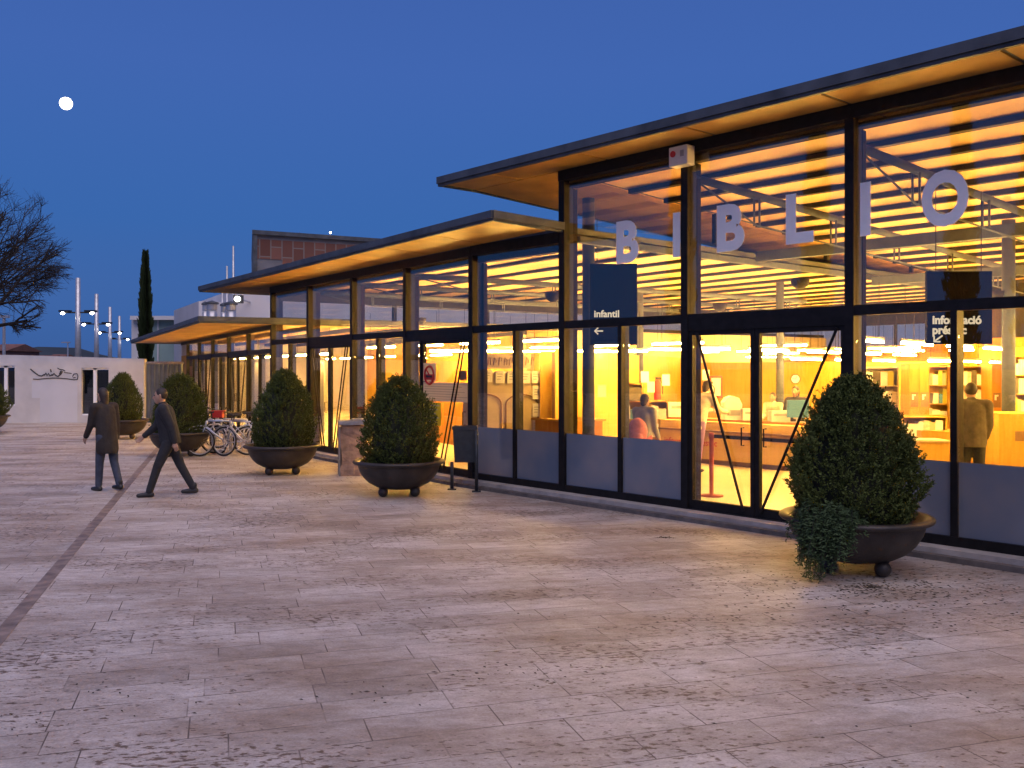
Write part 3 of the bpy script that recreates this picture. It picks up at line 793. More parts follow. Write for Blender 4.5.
bw = thing('boundary_wall', 'long pale rendered wall with narrow window openings and black graffiti, at the far side of the plaza', 'wall', (-22, 33.7, 0))
def wallbox(mb, x0, x1, z0, z1, top=False):
    zt = lambda x: 2.47 - .15 * (x + 18.5) / 5.2 if x > -18.5 else 2.47
    mb.hexa([(x0, 33.7, z0), (x1, 33.7, z0), (x1, 33.95, z0), (x0, 33.95, z0), (x0, 33.7, zt(x0) if top else z1), (x1, 33.7, zt(x1) if top else z1), (x1, 33.95, zt(x1) if top else z1), (x0, 33.95, zt(x0) if top else z1)])
mb = MB()
X0, X1, X2, X3, XE = -19.2, -18.02, -15.6, -14.62, -13.32
wallbox(mb, -42, X0, 0, 0, True); wallbox(mb, X1, X2, 0, 0, True); wallbox(mb, X3, XE, 0, 0, True)
wallbox(mb, X0, X1, 0, .62); wallbox(mb, X2, X3, 0, .27)
for a, b, z in ((X0, X1, 2.07), (X2, X3, 1.99)): wallbox(mb, a, b, z, 0, True)
part(mb, 'wall_body', M['render'], bw)
for a, b, z0, z1, posts in ((X0, X1, .62, 2.07, (.7,)), (X2, X3, .27, 1.99, (.47,))):
    fr = MB()
    for p_ in posts: x = a + (b - a) * p_; fr.box(x - .06, x + .06, 33.76, 33.86, z0, z1)
    fr.box(a, b, 33.76, 33.88, z1 - .07, z1); fr.box(a, b, 33.76, 33.88, z0, z0 + .05)
    wo = part(fr, 'window', M['white'], bw)
    p = MB(); p.box(a, b, 33.81, 33.82, z0 + .05, z1 - .07); part(p, 'pane', M['glass_d'], wo)
mb = MB(); mb.box(-17.1, -15.75, 33.696, 33.699, .02, 1.55); mb.box(-17.4, -16.55, 33.6955, 33.6985, .9, 1.5); part(mb, 'repainted_patch', M['patch'], bw)
gr = MB()
def stroke(pts, r=.022):
    q = [at(x, 33.69) for x, y in pts]; q = [(a.x, 33.692, CAMH + (HY - y) * 33.69 / F) for a, (x, y) in zip(q, pts)]
    gr.tube(q, r, 5)
stroke([(30.5, 369), (33, 371), (36, 373.5), (39, 375.5), (42, 376), (44, 374.5)])
stroke([(33, 379), (38, 379.3), (46, 378.4), (56, 377.9), (66, 378.6), (74, 379.8), (77.5, 379.5)], .016)
stroke([(44, 375.5), (46, 373), (47, 375.8), (48.5, 373.4), (50, 376), (52, 374.5)]); stroke([(50.5, 369.2), (51.2, 372)])
stroke([(52, 375.5), (54, 373.5), (56, 375.5), (58, 376.4), (61, 374), (62.5, 371.5), (61, 371), (59.5, 374)]); stroke([(57.5, 368), (60, 369.5), (63, 369.7), (65, 371)], .016)
stroke([(64, 372.5), (69, 373), (71.5, 373.4)], .014); stroke([(72.5, 376.5), (74, 374), (77, 373.5), (78, 376), (77.5, 379.5)], .016); stroke([(73, 378), (75.5, 377.4)], .016)
part(gr, 'graffiti', M['ink'], bw)

# corrugated sheet fence between the wall and the library
def corrug(p0, p1, z0, z1, pitch=.2, dep=.035):
    p0 = Vector(p0); p1 = Vector(p1); L = (p1 - p0).length; u = (p1 - p0) / L; n = Vector((-u.y, u.x, 0)); pts = []
    k = int(L / pitch)
    for i in range(k):
        s = i * pitch
        pts += [p0 + u * s, p0 + u * (s + pitch * .4), p0 + u * (s + pitch * .5) + n * dep, p0 + u * (s + pitch * .9) + n * dep]
    pts.append(p1); vs = []; fs = []
    for q in pts:
        for o in (0, .012): vs += [q + n * o + Vector((0, 0, z0)), q + n * o + Vector((0, 0, z1))]
    for i in range(len(pts) - 1):
        a = i * 4; b = a + 4
        fs += [(a, b, b + 1, a + 1), (b + 2, a + 2, a + 3, b + 3), (a + 1, b + 1, b + 3, a + 3)]
    return MB().add(vs, fs)
cf = thing('sheet_fence', 'blue grey corrugated sheet metal fence between the pale wall and the library', 'fence', (-12.7, 33.9, 0))
part(corrug((-13.315, 33.85, 0), (-12.02, 33.95, 0), .0, 2.13, .16, -.035), 'sheet', M['fence'], cf)
mb = MB(); mb.tube([(-13.31, 33.85, 2.17), (-12.0, 33.95, 2.17)], .05, 8); part(mb, 'top_rail', M['stone_d'], cf)

gb = thing('glazed_pavilion', 'white flat roofed building with pale green cladding behind the cypress', 'building', at(160, 60))
def fb(x0, x1, d, dep, z0, z1):
    a = at(x0, d); b = at(x1, d); return MB().box(a.x, b.x, d, d + dep, z0, z1)
part(fb(133, 187, 60.1, 8, 0, 5.1), 'wall', M['greenglass'], gb)
part(fb(131.5, 139, 60, .5, 0, 5.1), 'pier', M['hallwhite'], gb); part(fb(157, 158.5, 60, .3, 0, 5.1), 'pier', M['hallwhite'], gb); part(fb(180, 187, 60, .5, 0, 5.1), 'pier', M['hallwhite'], gb)
part(fb(130, 190, 59.5, 9, 5.1, 5.35), 'roof', M['hallwhite'], gb)
for i, (x0, x1, y, d) in enumerate(((-14, 5, 344, 110), (22, 45, 355.5, 150), (44, 57, 354.5, 160))):
    a = at(x0, d); b = at(x1, d); z = CAMH + (HY - y) * d / F
    h = thing('brick_house', ['tall red brick house at the left edge beyond the wall', 'low red brick house with tiled roof seen over the wall', 'small red house right of the low brick house on the skyline'][i], 'house', ((a.x + b.x) / 2, d + 4, 0), group='red houses beyond the wall')
    w_ = MB().box(a.x, b.x, d, d + 8, 0, z - .8); part(w_, 'wall', M['redhouse'], h)
    rf = MB(); rf.add([(a.x - .3, d - .3, z - .8), (b.x + .3, d - .3, z - .8), (b.x + .3, d + 8.3, z - .8), (a.x - .3, d + 8.3, z - .8), (a.x - .3, d + 4, z + .1), (b.x + .3, d + 4, z + .1)],
                      [(0, 1, 5, 4), (2, 3, 4, 5), (0, 4, 3), (1, 2, 5), (3, 2, 1, 0)]); part(rf, 'roof', M['tileroof'], h)
    mb = MB()
    for k in range(3):
        xx = a.x + (b.x - a.x) * (k + .5) / 3; mb = MB().box(xx - .4, xx + .4, d - .04, d + .1, z - 2.6, z - 1.4); part(mb, 'window', M['glass_d'], h)

# ---- street lamps
for i, (x, yt, d, yl) in enumerate(((78, 278, 62, 312.5), (96.5, 294, 75, 324), (110, 307, 91, 332.5), (119.5, 316, 106, 339))):
    q = at(x, d); o = thing('street_lamp', ['tallest and nearest of the four twin-armed street lamps', 'second street lamp from the left, just right of the tallest one', 'third street lamp, between the second and the smallest', 'smallest and farthest of the four twin-armed street lamps'][i], 'street lamp', q, group='twin street lamps beyond the wall')
    zt = CAMH + (HY - yt) * d / F; zl = CAMH + (HY - yl) * d / F
    part(MB().tube([(q.x, q.y, 0), (q.x, q.y, zt)], [.22, .15], 12), 'pole', M['galv'], o, True)
    part(MB().tube([(q.x - 1.0, q.y, zl), (q.x + 1.0, q.y, zl)], .05, 8), 'arm', M['black'], o)
    for s in (-1, 1):
        hd = part(MB().box(q.x + s * .85 - .36, q.x + s * .85 + .36, q.y - .2, q.y + .2, zl + .03, zl + .15), 'lamp_head', M['black'], o)
        part(MB().ell((q.x + s * .98, q.y - .1, zl - .06), (.13, .12, .09)), 'lamp_glass', LAMPW, hd)
for (x, y0, d, lab) in ((4, 318, 55, 'thin bare lamp pole rising under the bare tree'), (67.8, 343, 120, 'thin distant pole left of the tallest street lamp')):
    q = at(x, d); z = CAMH + (HY - y0) * d / F
    o = thing('lamp_pole', lab, 'pole', q)
    part(MB().tube([(q.x, q.y, 0), (q.x, q.y, z)], .09, 8), 'pole', M['galv'], o); part(MB().box(q.x - .8, q.x + .3, q.y - .12, q.y + .12, z, z + .16), 'lamp_head', M['galv'], o)
for i, (x, y0, d) in enumerate(((233.3, 246, 46.5), (227, 266, 47), (222.2, 292, 47.5))):
    q = at(x, d); z = CAMH + (HY - y0) * d / F
    tag(MB().tube([(q.x, q.y, 0), (q.x, q.y, z)], [.1, .05], 8).build('mast', M['galv'], smooth=True), ['tallest slim white mast behind the library roof', 'middle slim mast just left of the tallest one', 'shortest slim mast left of the other two'][i], 'mast', 'slim masts behind the library')
# floodlight fixed on the hall
q = at(237.5, 46.2); o = thing('floodlight', 'lit floodlight at the corner of the white hall', 'floodlight', (q.x, q.y, CAMH + 70 * q.y / F))
zf = CAMH + 70 * q.y / F
part(MB().box(q.x - .22, q.x + .22, q.y, q.y + .3, zf - .2, zf + .2), 'housing', M['black'], o); part(MB().ell((q.x, q.y - .04, zf), (.15, .1, .13)), 'lens', LAMPW, o)
part(MB().box(q.x - .03, q.x + .03, q.y + .3, 48.6, zf - .03, zf + .03), 'bracket', M['galv'], o)
# flues on roof C
def flue(x, ytop, d, r, lab):
    q = at(x, d); z1 = CAMH + (HY - ytop) * d / F; z0 = ZC + .12
    o = thing('roof_flue', lab, 'flue', (q.x, q.y, z0), group='metal flues on the low roof')
    part(MB().tube([(q.x, q.y, z0), (q.x, q.y, z1 - .32)], r, 14), 'pipe', M['galv'], o, True)
    part(MB().lathe([(r * 1.05, z1 - .30), (r * 1.05, z1 - .12)], 14, (q.x, q.y, 0)), 'cage', M['galv'], o)
    part(MB().lathe([(r * 1.4, z1 - .11), (r * 1.35, z1 - .06), (.02, z1)], 14, (q.x, q.y, 0)), 'cap', M['zinc'], o)
for x, y, d, r, l in ((205, 301.5, 29.5, .08, 'thin flue farthest left on the low roof'), (212, 300.5, 28.8, .15, 'thick flue beside the thin left one'), (223.5, 302.5, 29.5, .08, 'thin flue of the right-hand pair'), (231, 301, 28.8, .15, 'thick flue nearest the white hall')): flue(x, y, d, r, l)
q = at(330.5, 47.9)
o = thing('roof_beacon', 'small lamp on a thin stalk above the terracotta storey', 'lamp', (-6, 52, 9.22)); xb = q.x * 53.4 / 47.9
o.location = (xb, 53.4, 9.22)
part(MB().tube([(xb, 53.4, 9.22), (xb, 53.4, 9.75)], .03, 6), 'stalk', M['galv'], o); part(MB().ell((xb, 53.4, 9.79), .05), 'globe', LAMPW, o)
# moon
mo = MB().ell(tuple(at(66, 3000, CAMH + (HY - 103.5) * 3000 / F)), 19.5, 32, 20).build('moon', MOON, smooth=True)
tag(mo, 'full bright moon in the dusk sky', 'moon')

# ================================================================== TREES
def bare_tree(name, label, x, y, zc, Rx, Rz, seed):
    """limbs grown towards points spread through an oval crown"""
    rnd = random.Random(seed); o = thing(name, label, 'tree', (x, y, 0)); tr = MB(); cr = MB()
    C0 = Vector((x, y, zc)); base = Vector((x, y, zc - Rz * .80))
    tr.tube([(x, y, 0), (x + .05, y, base.z * .6), tuple(base)], [.30, .25, .22], 10, cap=False)
    def inside(p): q = p - C0; return (q.x / Rx) ** 2 + (q.y / Rx) ** 2 + (q.z / Rz) ** 2 < 1.0 + .22 * math.sin(5 * math.atan2(q.z, q.x) + 1.3 * q.y) + rnd.uniform(-.18, .2)
    def grow(p, d, L, r, depth):
        n = 4; pts = [p]; rr = [r]; q = p.copy(); dd = d.copy()
        for i in range(n):
            dd = (dd + Vector((rnd.uniform(-1, 1), rnd.uniform(-1, 1), rnd.uniform(-.8, .9))) * .13).normalized()
            q = q + dd * (L / n)
            if depth > 0 and not inside(q): break
            pts.append(q.copy()); rr.append(r * (1 - .45 * (i + 1) / n))
        if len(pts) < 2: return
        cr.tube(pts, rr, 7 if depth < 1 else (5 if depth < 3 else 3), cap=False)
        if depth >= 5: return
        k = (6, 5, 4, 5, 3)[depth]
        for j in range(k):
            f = 1.0 if j == 0 else rnd.uniform(.25, 1.0); m = len(pts) - 1
            i = min(int(f * m), m - 1); a = pts[i].lerp(pts[i + 1], f * m - i)
            ax = dd.orthogonal().normalized(); ax.rotate(Matrix.Rotation(rnd.uniform(0, 6.28), 3, dd))
            nd = dd.copy(); nd.rotate(Matrix.Rotation(R(rnd.uniform(22, 55) if j else rnd.uniform(4, 18)), 3, ax))
            rad = (a - C0); nd = (nd + rad.normalized() * .18).normalized()
            grow(a, nd, L * rnd.uniform(.55, .80), max(r * (.52 if j else .66), .0075), depth + 1)
    for i in range(12):
        a = 2 * math.pi * i / 12 + rnd.uniform(-.3, .3); el_ = R((5, 36, 66)[i % 3] + rnd.uniform(-8, 8))
        grow(base + Vector((0, 0, -rnd.uniform(0, .5))), Vector((math.cos(a) * math.cos(el_), math.sin(a) * math.cos(el_), math.sin(el_))), Rx * (.62, .72, .95)[i % 3], .11, 0)
    part(tr, 'trunk', M['bark'], o); part(cr, 'crown', M['bark'], o); return o
bt = bare_tree('bare_tree', 'leafless broad tree with fine dark twigs beyond the left end of the wall', -25.7, 45, 7.5, 3.75, 3.9, 11)

def cypress(label, x, y, H, Rr, seed, n=5200, group=None):
    rnd = random.Random(seed); o = thing('cypress_tree', label, 'tree', (x, y, 0), group=group)
    part(MB().tube([(x, y, 0), (x, y, H * .8)], [.16, .03], 8), 'trunk', M['bark'], o)
    mb = MB(); vs = []; fs = []
    for i in range(n):
        h = rnd.random() ** .85
        prof = (min(1, h / .10) ** .6) * (1 - h ** 2.2) ** .8 * (.86 + .14 * math.sin(h * 40 + rnd.random()))
        a = rnd.uniform(0, 6.283); rad = Rr * prof * rnd.uniform(.45, 1.08); z = H * (.04 + .96 * h)
        c = Vector((x + rad * math.cos(a), y + rad * math.sin(a), z)); s = rnd.uniform(.12, .30)
        out = Vector((math.cos(a) * .45, math.sin(a) * .45, 1)).normalized(); sd = out.cross(Vector((math.cos(a + 1 + rnd.random()), math.sin(a + 1), .2))).normalized()
        k = len(vs); vs += [c - sd * s * .35, c + sd * s * .35, c + out * s * 1.5]; fs.append((k, k + 1, k + 2))
    mb.add(vs, fs); mb.ell  # crown
    cr = part(mb, 'crown', M['cyp'], o)
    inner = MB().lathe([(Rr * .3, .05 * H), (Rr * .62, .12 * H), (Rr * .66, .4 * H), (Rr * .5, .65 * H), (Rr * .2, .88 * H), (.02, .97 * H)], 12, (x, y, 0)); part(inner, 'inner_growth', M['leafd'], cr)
    return o
q = at(145.5, 55); cypress('slim dark cypress standing beside the low orange canopy', q.x, q.y, 8.7, .40, 3)
for i, (x, y, H, r) in enumerate(((-28.8, -1.5, 15.5, .75), (-31, 4.3, 15.5, .85), (-33, 10.6, 15.5, .8), (-34, -6.5, 16, .85))):
    cypress('tall dark cypress in the row that mirrors in the library glass', x, y, H, r, 20 + i, 3200, 'cypresses mirrored in the glass')

# ================================================================== PLANTERS + SHRUBS
def planter_mesh():
    prof = [(.02, .10), (.22, .105), (.36, .14), (.47, .20), (.55, .28), (.605, .37), (.63, .45), (.635, .478), (.665, .484), (.70, .495), (.715, .512), (.712, .532), (.69, .545), (.66, .548), (.63, .54), (.60, .50), (.58, .47)]
    return prof
SH_H, SH_R = 1.35, .585
def shrub_prof(h):   # h 0..1
    pts = ((0, .84), (.1, .95), (.25, 1.0), (.42, .95), (.58, .85), (.72, .71), (.83, .56), (.92, .39), (.97, .25), (1.0, .08))
    for (a, ra), (b, rb) in zip(pts, pts[1:]):
        if h <= b: return ra + (rb - ra) * (h - a) / (b - a)
    return .03
def shrub_meshes(seed, n):
    rnd = random.Random(seed); vs = []; fs = []
    lump = [(rnd.uniform(0, 6.28), rnd.uniform(0, 1), rnd.uniform(.05, .14), rnd.choice((-1, 1, 1))) for _ in range(46)]
    for i in range(n):
        h = rnd.random() ** 1.1; a = rnd.uniform(0, 6.283); f = 1.0
        for la, lh, ls, sg in lump:
            da = (a - la + math.pi) % (2 * math.pi) - math.pi
            f += sg * .13 * math.exp(-((da * .6) ** 2 + (h - lh) ** 2) / (2 * ls * ls))
        rad = SH_R * shrub_prof(h) * f * (1 - .30 * rnd.random() ** 1.6)
        if rnd.random() < .07: rad *= rnd.uniform(1.03, 1.10)
        c0 = Vector((rad * math.cos(a), rad * math.sin(a), SH_H * h * (1 + .03 * rnd.uniform(-1, 1))))
        out = Vector((math.cos(a), math.sin(a), .7 + 1.5 * h)) + Vector((rnd.uniform(-1, 1), rnd.uniform(-1, 1), rnd.uniform(-.5, 1))) * .55
        out.normalize(); TL = rnd.uniform(.06, .15)
        for q in range(22):
            u_ = rnd.random(); c = c0 + out * (TL * (u_ - .45))
            d = (out * .7 + Vector((rnd.uniform(-1, 1), rnd.uniform(-1, 1), rnd.uniform(-1, 1))) * .8).normalized()
            sd = d.cross(Vector((rnd.uniform(-1, 1), rnd.uniform(-1, 1), rnd.uniform(-1, 1)))).normalized()
            L = rnd.uniform(.018, .042) * (1.1 - .4 * u_); wd = rnd.uniform(.004, .0085)
            k = len(vs); vs += [c - sd * wd * .4, c + sd * wd * .4, c + d * L * .6 + sd * wd, c + d * L, c + d * L * .6 - sd * wd]
            fs.append((k, k + 1, k + 2, k + 3, k + 4))
    leaf_ = MB().add(vs, fs).mesh('foliage', M['leaf'])
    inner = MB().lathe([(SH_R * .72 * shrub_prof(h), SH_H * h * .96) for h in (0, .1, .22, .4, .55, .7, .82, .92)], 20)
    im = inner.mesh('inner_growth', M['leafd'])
    st_ = MB().tube([(0, 0, -.12), (0.01, 0, .3)], [.05, .04], 8).mesh('stem', M['bark'])
    return leaf_, im, st_
SHR = [shrub_meshes(101, 3600), shrub_meshes(102, 2400), shrub_meshes(207, 2400)]
pm = MB().lathe(planter_mesh(), 56).mesh('bowl', M['planter'], smooth=True)
fm = MB().ell((0, 0, .077), .077, 16, 10).mesh('ball_foot', M['planter'], smooth=True)
som = MB().lathe([(.585, .44), (.595, .462), (.4, .485), (.02, .50)], 30).mesh('soil', M['soil'], smooth=True)
PL = [(3.33, 9.02, 'nearest planter, beside the glass doors, with greenery trailing over its rim', 'largest cone-clipped conifer, in the nearest planter before the doors', 1.0, 1.0, 0, .3),
      (-1.75, 14.42, 'bowl planter just left of the litter bin and the stone block', 'clipped conifer in the planter left of the litter bin', 1.0, .97, 1, 1.9),
      (-4.28, 17.35, 'bowl planter between the bicycles and the stone block', 'clipped conifer in the planter right of the bicycles', .97, 1.04, 2, 3.4),
      (-7.47, 20.9, 'bowl planter behind the striding person in dark clothes', 'clipped conifer partly hidden behind the striding person', .95, .97, 1, 4.4),
      (-10.88, 26.0, 'farthest bowl planter, warm lit, before the pale wall', 'yellowish green clipped conifer in front of the pale wall', .90, .97, 2, 5.3),
      (-16.0, 28.2, 'bowl planter cut by the left edge of the view', 'dark clipped conifer cut by the left edge of the view', .95, 1.0, 0, 2.2)]
for i, (x, y, lp, ls, sr, shh, var, rz) in enumerate(PL):
    o = thing('bowl_planter', lp, 'planter', (x, y, 0), rz, 'bowl planters on ball feet')
    for me, nm in ((pm, 'bowl'), (som, 'soil')):
        c = bpy.data.objects.new(nm, me); COL.objects.link(c); c.parent = o
    for k in range(4):
        c = bpy.data.objects.new('ball_foot', fm); COL.objects.link(c); c.parent = o
        a = k * math.pi / 2 + math.pi / 4 + math.atan2(-y, -x) - rz; c.location = (.34 * math.cos(a), .34 * math.sin(a), 0)
    s = thing('conifer_shrub', ls, 'shrub', (x, y, .485), rz * 1.7 + .4, 'clipped conifers in planters')
    s.scale = (sr, sr * (1.05 if i % 2 else .97), shh); s.rotation_euler = (R((-1.5, 2.2, -2, 1.5, 2.5, 0)[i]), R((2.0, -1.5, 1.2, -2.2, 1, 0)[i]), rz * 1.7 + .4)
    me = SHR[var]
    f_ = bpy.data.objects.new('foliage', me[0]); COL.objects.link(f_); f_.parent = s
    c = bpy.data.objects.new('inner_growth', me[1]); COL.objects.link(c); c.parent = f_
    c = bpy.data.objects.new('stem', me[2]); COL.objects.link(c); c.parent = s
# trailing plant over the rim of the nearest planter (faces the camera, left of centre)
def trailing(x, y):
    rnd = random.Random(5); mb = MB(); vs = []; fs = []; stems = MB()
    for i in range(115):
        a = R(rnd.gauss(227, 11)); r0 = rnd.uniform(.40, .58)
        pts = []; L = rnd.choice((rnd.uniform(.15, .35), rnd.uniform(.3, .62))) * (1.15 if math.degrees(a) < 226 else .75) * (1.1 - abs(math.degrees(a) - 225) / 45)
        p = Vector((x + r0 * math.cos(a), y + r0 * math.sin(a), .50 + rnd.uniform(0, .13)))
        d = Vector((math.cos(a) * .9, math.sin(a) * .9, rnd.uniform(.1, .5))); n = 14
        jx = rnd.uniform(-.25, .25)
        for k in range(n):
            pts.append(p.copy()); p = p + d.normalized() * (L + .28) / n
            rr = math.hypot(p.x - x, p.y - y)
            if rr > .66: d = d * .35 + Vector((math.cos(a) * .16 + jx * .4, math.sin(a) * .16 + rnd.uniform(-.2, .2), -1)) * .65
            if p.z < .04: break
        stems.tube(pts, .003, 3, cap=False)
        for p_ in pts[1:]:
            for q in range(9):
                dd = Vector((rnd.uniform(-1, 1), rnd.uniform(-1, 1), rnd.uniform(-1.2, .4))).normalized(); s = dd.orthogonal().normalized(); l = rnd.uniform(.025, .055); w_ = .006
                c = p_ + Vector((rnd.uniform(-.02, .02), rnd.uniform(-.02, .02), rnd.uniform(-.02, .02)))
                k = len(vs); vs += [c, c + dd * l * .5 + s * w_, c + dd * l, c + dd * l * .5 - s * w_]; fs.append((k, k + 1, k + 2, k + 3))
    o = thing('trailing_plant', 'grey green trailing plant hanging over the front rim of the nearest planter', 'plant', (x - .4, y - .5, .5))
    part(mb.add(vs, fs), 'foliage', M['trail'], o); part(stems, 'stems', M['bark'], o)
trailing(3.33, 9.02)
# leaf litter on the paving
def litter():
    rnd = random.Random(77); vs = []; fs = []
    from mathutils import noise as mn
    def one(x, y):
        a = rnd.gauss(-.9, .35); l = rnd.uniform(.008, .026); w_ = rnd.uniform(.0025, .006)
        u = Vector((math.cos(a), math.sin(a), rnd.uniform(0, .12))); n = Vector((-u.y, u.x, rnd.uniform(-.1, .3)))
        c = Vector((x, y, .005)); k = len(vs)
        vs.extend([c - u * l, c - n * w_, c + u * l, c + n * w_ + Vector((0, 0, .003))]); fs.append((k, k + 1, k + 2, k + 3))
    for _ in range(52000):
        x, y = rnd.uniform(-4.5, 6.0), rnd.uniform(3.8, 14)
        q = Vector((x * .954 + y * .3, (-x * .3 + y * .954) * 2.4, 0))
        v = mn.noise(q * .55) + .6 * mn.noise(q * 1.7 + Vector((7, 3, 1)))
        pr = max(0, v - .12) ** 1.5 * (.55 if x > -1 else .22) * max(.15, min(1, (10.5 - y) / 4))
        if rnd.random() < pr: one(x, y)
    for _ in range(700):
        a = rnd.uniform(0, 6.28); r = abs(rnd.gauss(.4, .5)); one(3.2 + r * math.cos(a) * 1.4, 8.5 + r * math.sin(a) - .2)
    for _ in range(60): one(1.75 + rnd.gauss(0, .05), 10.75 + rnd.gauss(0, .03))
    tag(MB().add(vs, fs).build('leaf_litter', M['litter'], local=True), 'dark dry leaf bits scattered over the paving', kind='stuff')
litter()

# ================================================================== STREET FURNITURE
# bicycles
def bicycle(loc, rz, label, paint, lean=0.0, basket=False):
    o = thing('bicycle', label, 'bicycle', loc, rz, 'bicycles parked at the library'); o.rotation_euler = (R(lean), 0, rz)
    rw = .335; xr, xf = -.52, .52
    for xc in (xr, xf):
        w_ = MB().torus((xc, 0, rw), (0, 1, 0), rw - .022, .021, 32, 7).build('wheel', M['rubber'], o, True, True)
        MB().torus((xc, 0, rw), (0, 1, 0), rw - .05, .012, 32, 6).build('rim', M['silver'], w_, True, True)
        sp = MB()
        for k in range(14):
            a = k * math.pi / 7; sp.tube([(xc, .02 * (-1) ** k, rw), (xc + (rw - .05) * math.cos(a), 0, rw + (rw - .05) * math.sin(a))], .0025, 4)
        sp.tube([(xc, -.05, rw), (xc, .05, rw)], .02, 8); sp.build('spokes', M['silver'], w_, False, True)
    bb = (-.07, 0, .29); st = (-.20, 0, .78); hd = (.36, 0, .80); hb = (.40, 0, .66)
    f = MB()
    f.tube([bb, st], .018, 8); f.tube([st, hd], .019, 8); f.tube([bb, hb], .021, 8); f.tube([hd, hb], .022, 8)
    for s in (-.05, .05):
        f.tube([bb, (xr, s, rw)], .012, 6); f.tube([(-.19, 0, .74), (xr, s, rw)], .011, 6)
        f.tube([(.405, s * .9, .66), (.43, s * .9, .6), (xf, s, rw)], .014, 6)
    f.build('frame', M[paint], o, True, True)
    h = MB().tube([(.36, 0, .79), (.33, 0, .95)], .014, 8); h.tube([(.24, -.29, 1.02), (.32, -.22, .99), (.34, 0, .97), (.32, .22, .99), (.24, .29, 1.02)], .013, 8)
    h = h.build('handlebar', M['black'], o, True, True)
    for s in (-1, 1): MB().tube([(.27, s * .26, 1.01), (.21, s * .31, 1.03)], .019, 8).build('grip', M['rubber'], h, True, True)
    sd = MB().tube([st, (-.235, 0, .90)], .014, 8); sd.ell((-.27, 0, .93), (.13, .075, .035)); sd.ell((-.17, 0, .93), (.1, .035, .028))
    sd.build('saddle', M['black'], o, True, True)
    cr = MB().torus((bb[0], .05, bb[2]), (0, 1, 0), .085, .008, 20, 5); cr.tube([(bb[0], .07, bb[2]), (bb[0] + .10, .09, bb[2] - .13)], .01, 6); cr.tube([(bb[0], -.07, bb[2]), (bb[0] - .10, -.09, bb[2] + .13)], .01, 6)
    cr.box(bb[0] + .06, bb[0] + .14, .08, .17, bb[2] - .145, bb[2] - .12); cr.box(bb[0] - .14, bb[0] - .06, -.17, -.08, bb[2] + .12, bb[2] + .145)
    cr.build('crank', M['silver'], o, True, True)
    for xc in (xr, xf):
        mg = MB()
        pts = [(xc + (rw + .02) * math.cos(R(a)), 0, rw + (rw + .02) * math.sin(R(a))) for a in (range(20, 175, 15) if xc < 0 else range(10, 150, 15))]
        mg.tube(pts, .014, 6); mg.build('mudguard', M[paint], o, True, True)
    return o
bicycle((*at(206, 21.6)[:2], 0), R(-38), 'white bicycle with its rear end towards the planter, leftmost of the parked bicycles', 'bikewhite', 4)
bicycle((*at(224, 20.9)[:2], 0), R(196), 'pale blue bicycle in the middle of the parked bicycles', 'bikeblue', -4)
bicycle((*at(238, 21.7)[:2], 0), R(205), 'silver white bicycle parked nearest the clipped conifer right of the bicycles', 'bikewhite', -6)
bicycle((*at(196, 22.6)[:2], 0), R(30), 'black bicycle half hidden behind the planter and the white bicycle', 'black', 3)
bicycle((*at(243, 20.6)[:2], 0), R(160), 'silver grey bicycle standing closest to the camera among the parked bicycles', 'silver', 5)
# red pannier hanging on a bike
q = at(218.5, 21.3, .74); o = thing('pannier_bag', 'small red bag on the back of the white bicycle', 'bag', q)
part(MB().box(q.x - .11, q.x + .11, q.y - .08, q.y + .08, q.z + .10, q.z + .24), 'bag_body', M['red'], o); part(MB().box(q.x - .135, q.x + .135, q.y - .085, q.y + .085, q.z + .241, q.z + .26), 'flap', M['red'], o)
# rack hoops
for i, x in enumerate((212, 230)):
    p = at(x, 22.1); pts = [(p.x, p.y, 0), (p.x, p.y, .62), (p.x + .08, p.y + .06, .74), (p.x + .30, p.y + .22, .74), (p.x + .38, p.y + .28, .62), (p.x + .38, p.y + .28, 0)]
    tag(MB().tube(pts, .024, 8).build('bike_rack', M['galv'], smooth=True), ['steel rack hoop behind the white bicycle on the left', 'steel rack hoop behind the right-hand bicycles'][i], 'bike rack', 'bike rack hoops')
# litter bin on two posts
bp_ = at(465, 15.05); ub = Vector((A.u[0], A.u[1], 0)); nb = Vector((A.n[0], A.n[1], 0))
o = thing('litter_bin', 'dark metal litter bin hung between two posts by the glass front', 'bin', bp_)
bx = Seg((bp_.x, bp_.y), (1.0, .02))
mb = MB(); hexp = []
for z, k in ((.45, .165), (1.0, .19)): hexp += [bx.p(-k, .14 * k / .19, z), bx.p(-k, -.14 * k / .19, z), bx.p(k, -.14 * k / .19, z), bx.p(k, .14 * k / .19, z)]
mb.hexa(hexp); part(mb, 'body', M['bin'], o)
mb = MB(); mb.fbox(bx, -.205, .205, .13, .155, .975, 1.03); mb.fbox(bx, -.205, .205, -.155, -.13, .975, 1.03); mb.fbox(bx, -.205, -.18, -.13, .13, .975, 1.03); mb.fbox(bx, .18, .205, -.13, .13, .975, 1.03); part(mb, 'rim', M['bin'], o)
for s in (-1, 1):
    mb = MB(); yb = -.05 if s < 0 else -.32
    mb.tube([bx.p(s * .16 - (.05 if s < 0 else -.03), yb + .05, 0), bx.p(s * .16 - (.05 if s < 0 else -.03), yb + .05, .98 if s > 0 else .45)], .028, 10)
    part(mb, 'post', M['bin'], o, True)
    mb = MB(); x_ = s * .16 - (.05 if s < 0 else -.03); mb.fbox(bx, x_ - .07, x_ + .07, yb - .02, yb + .12, 0, .016); part(mb, 'foot_plate', M['bin'], o)
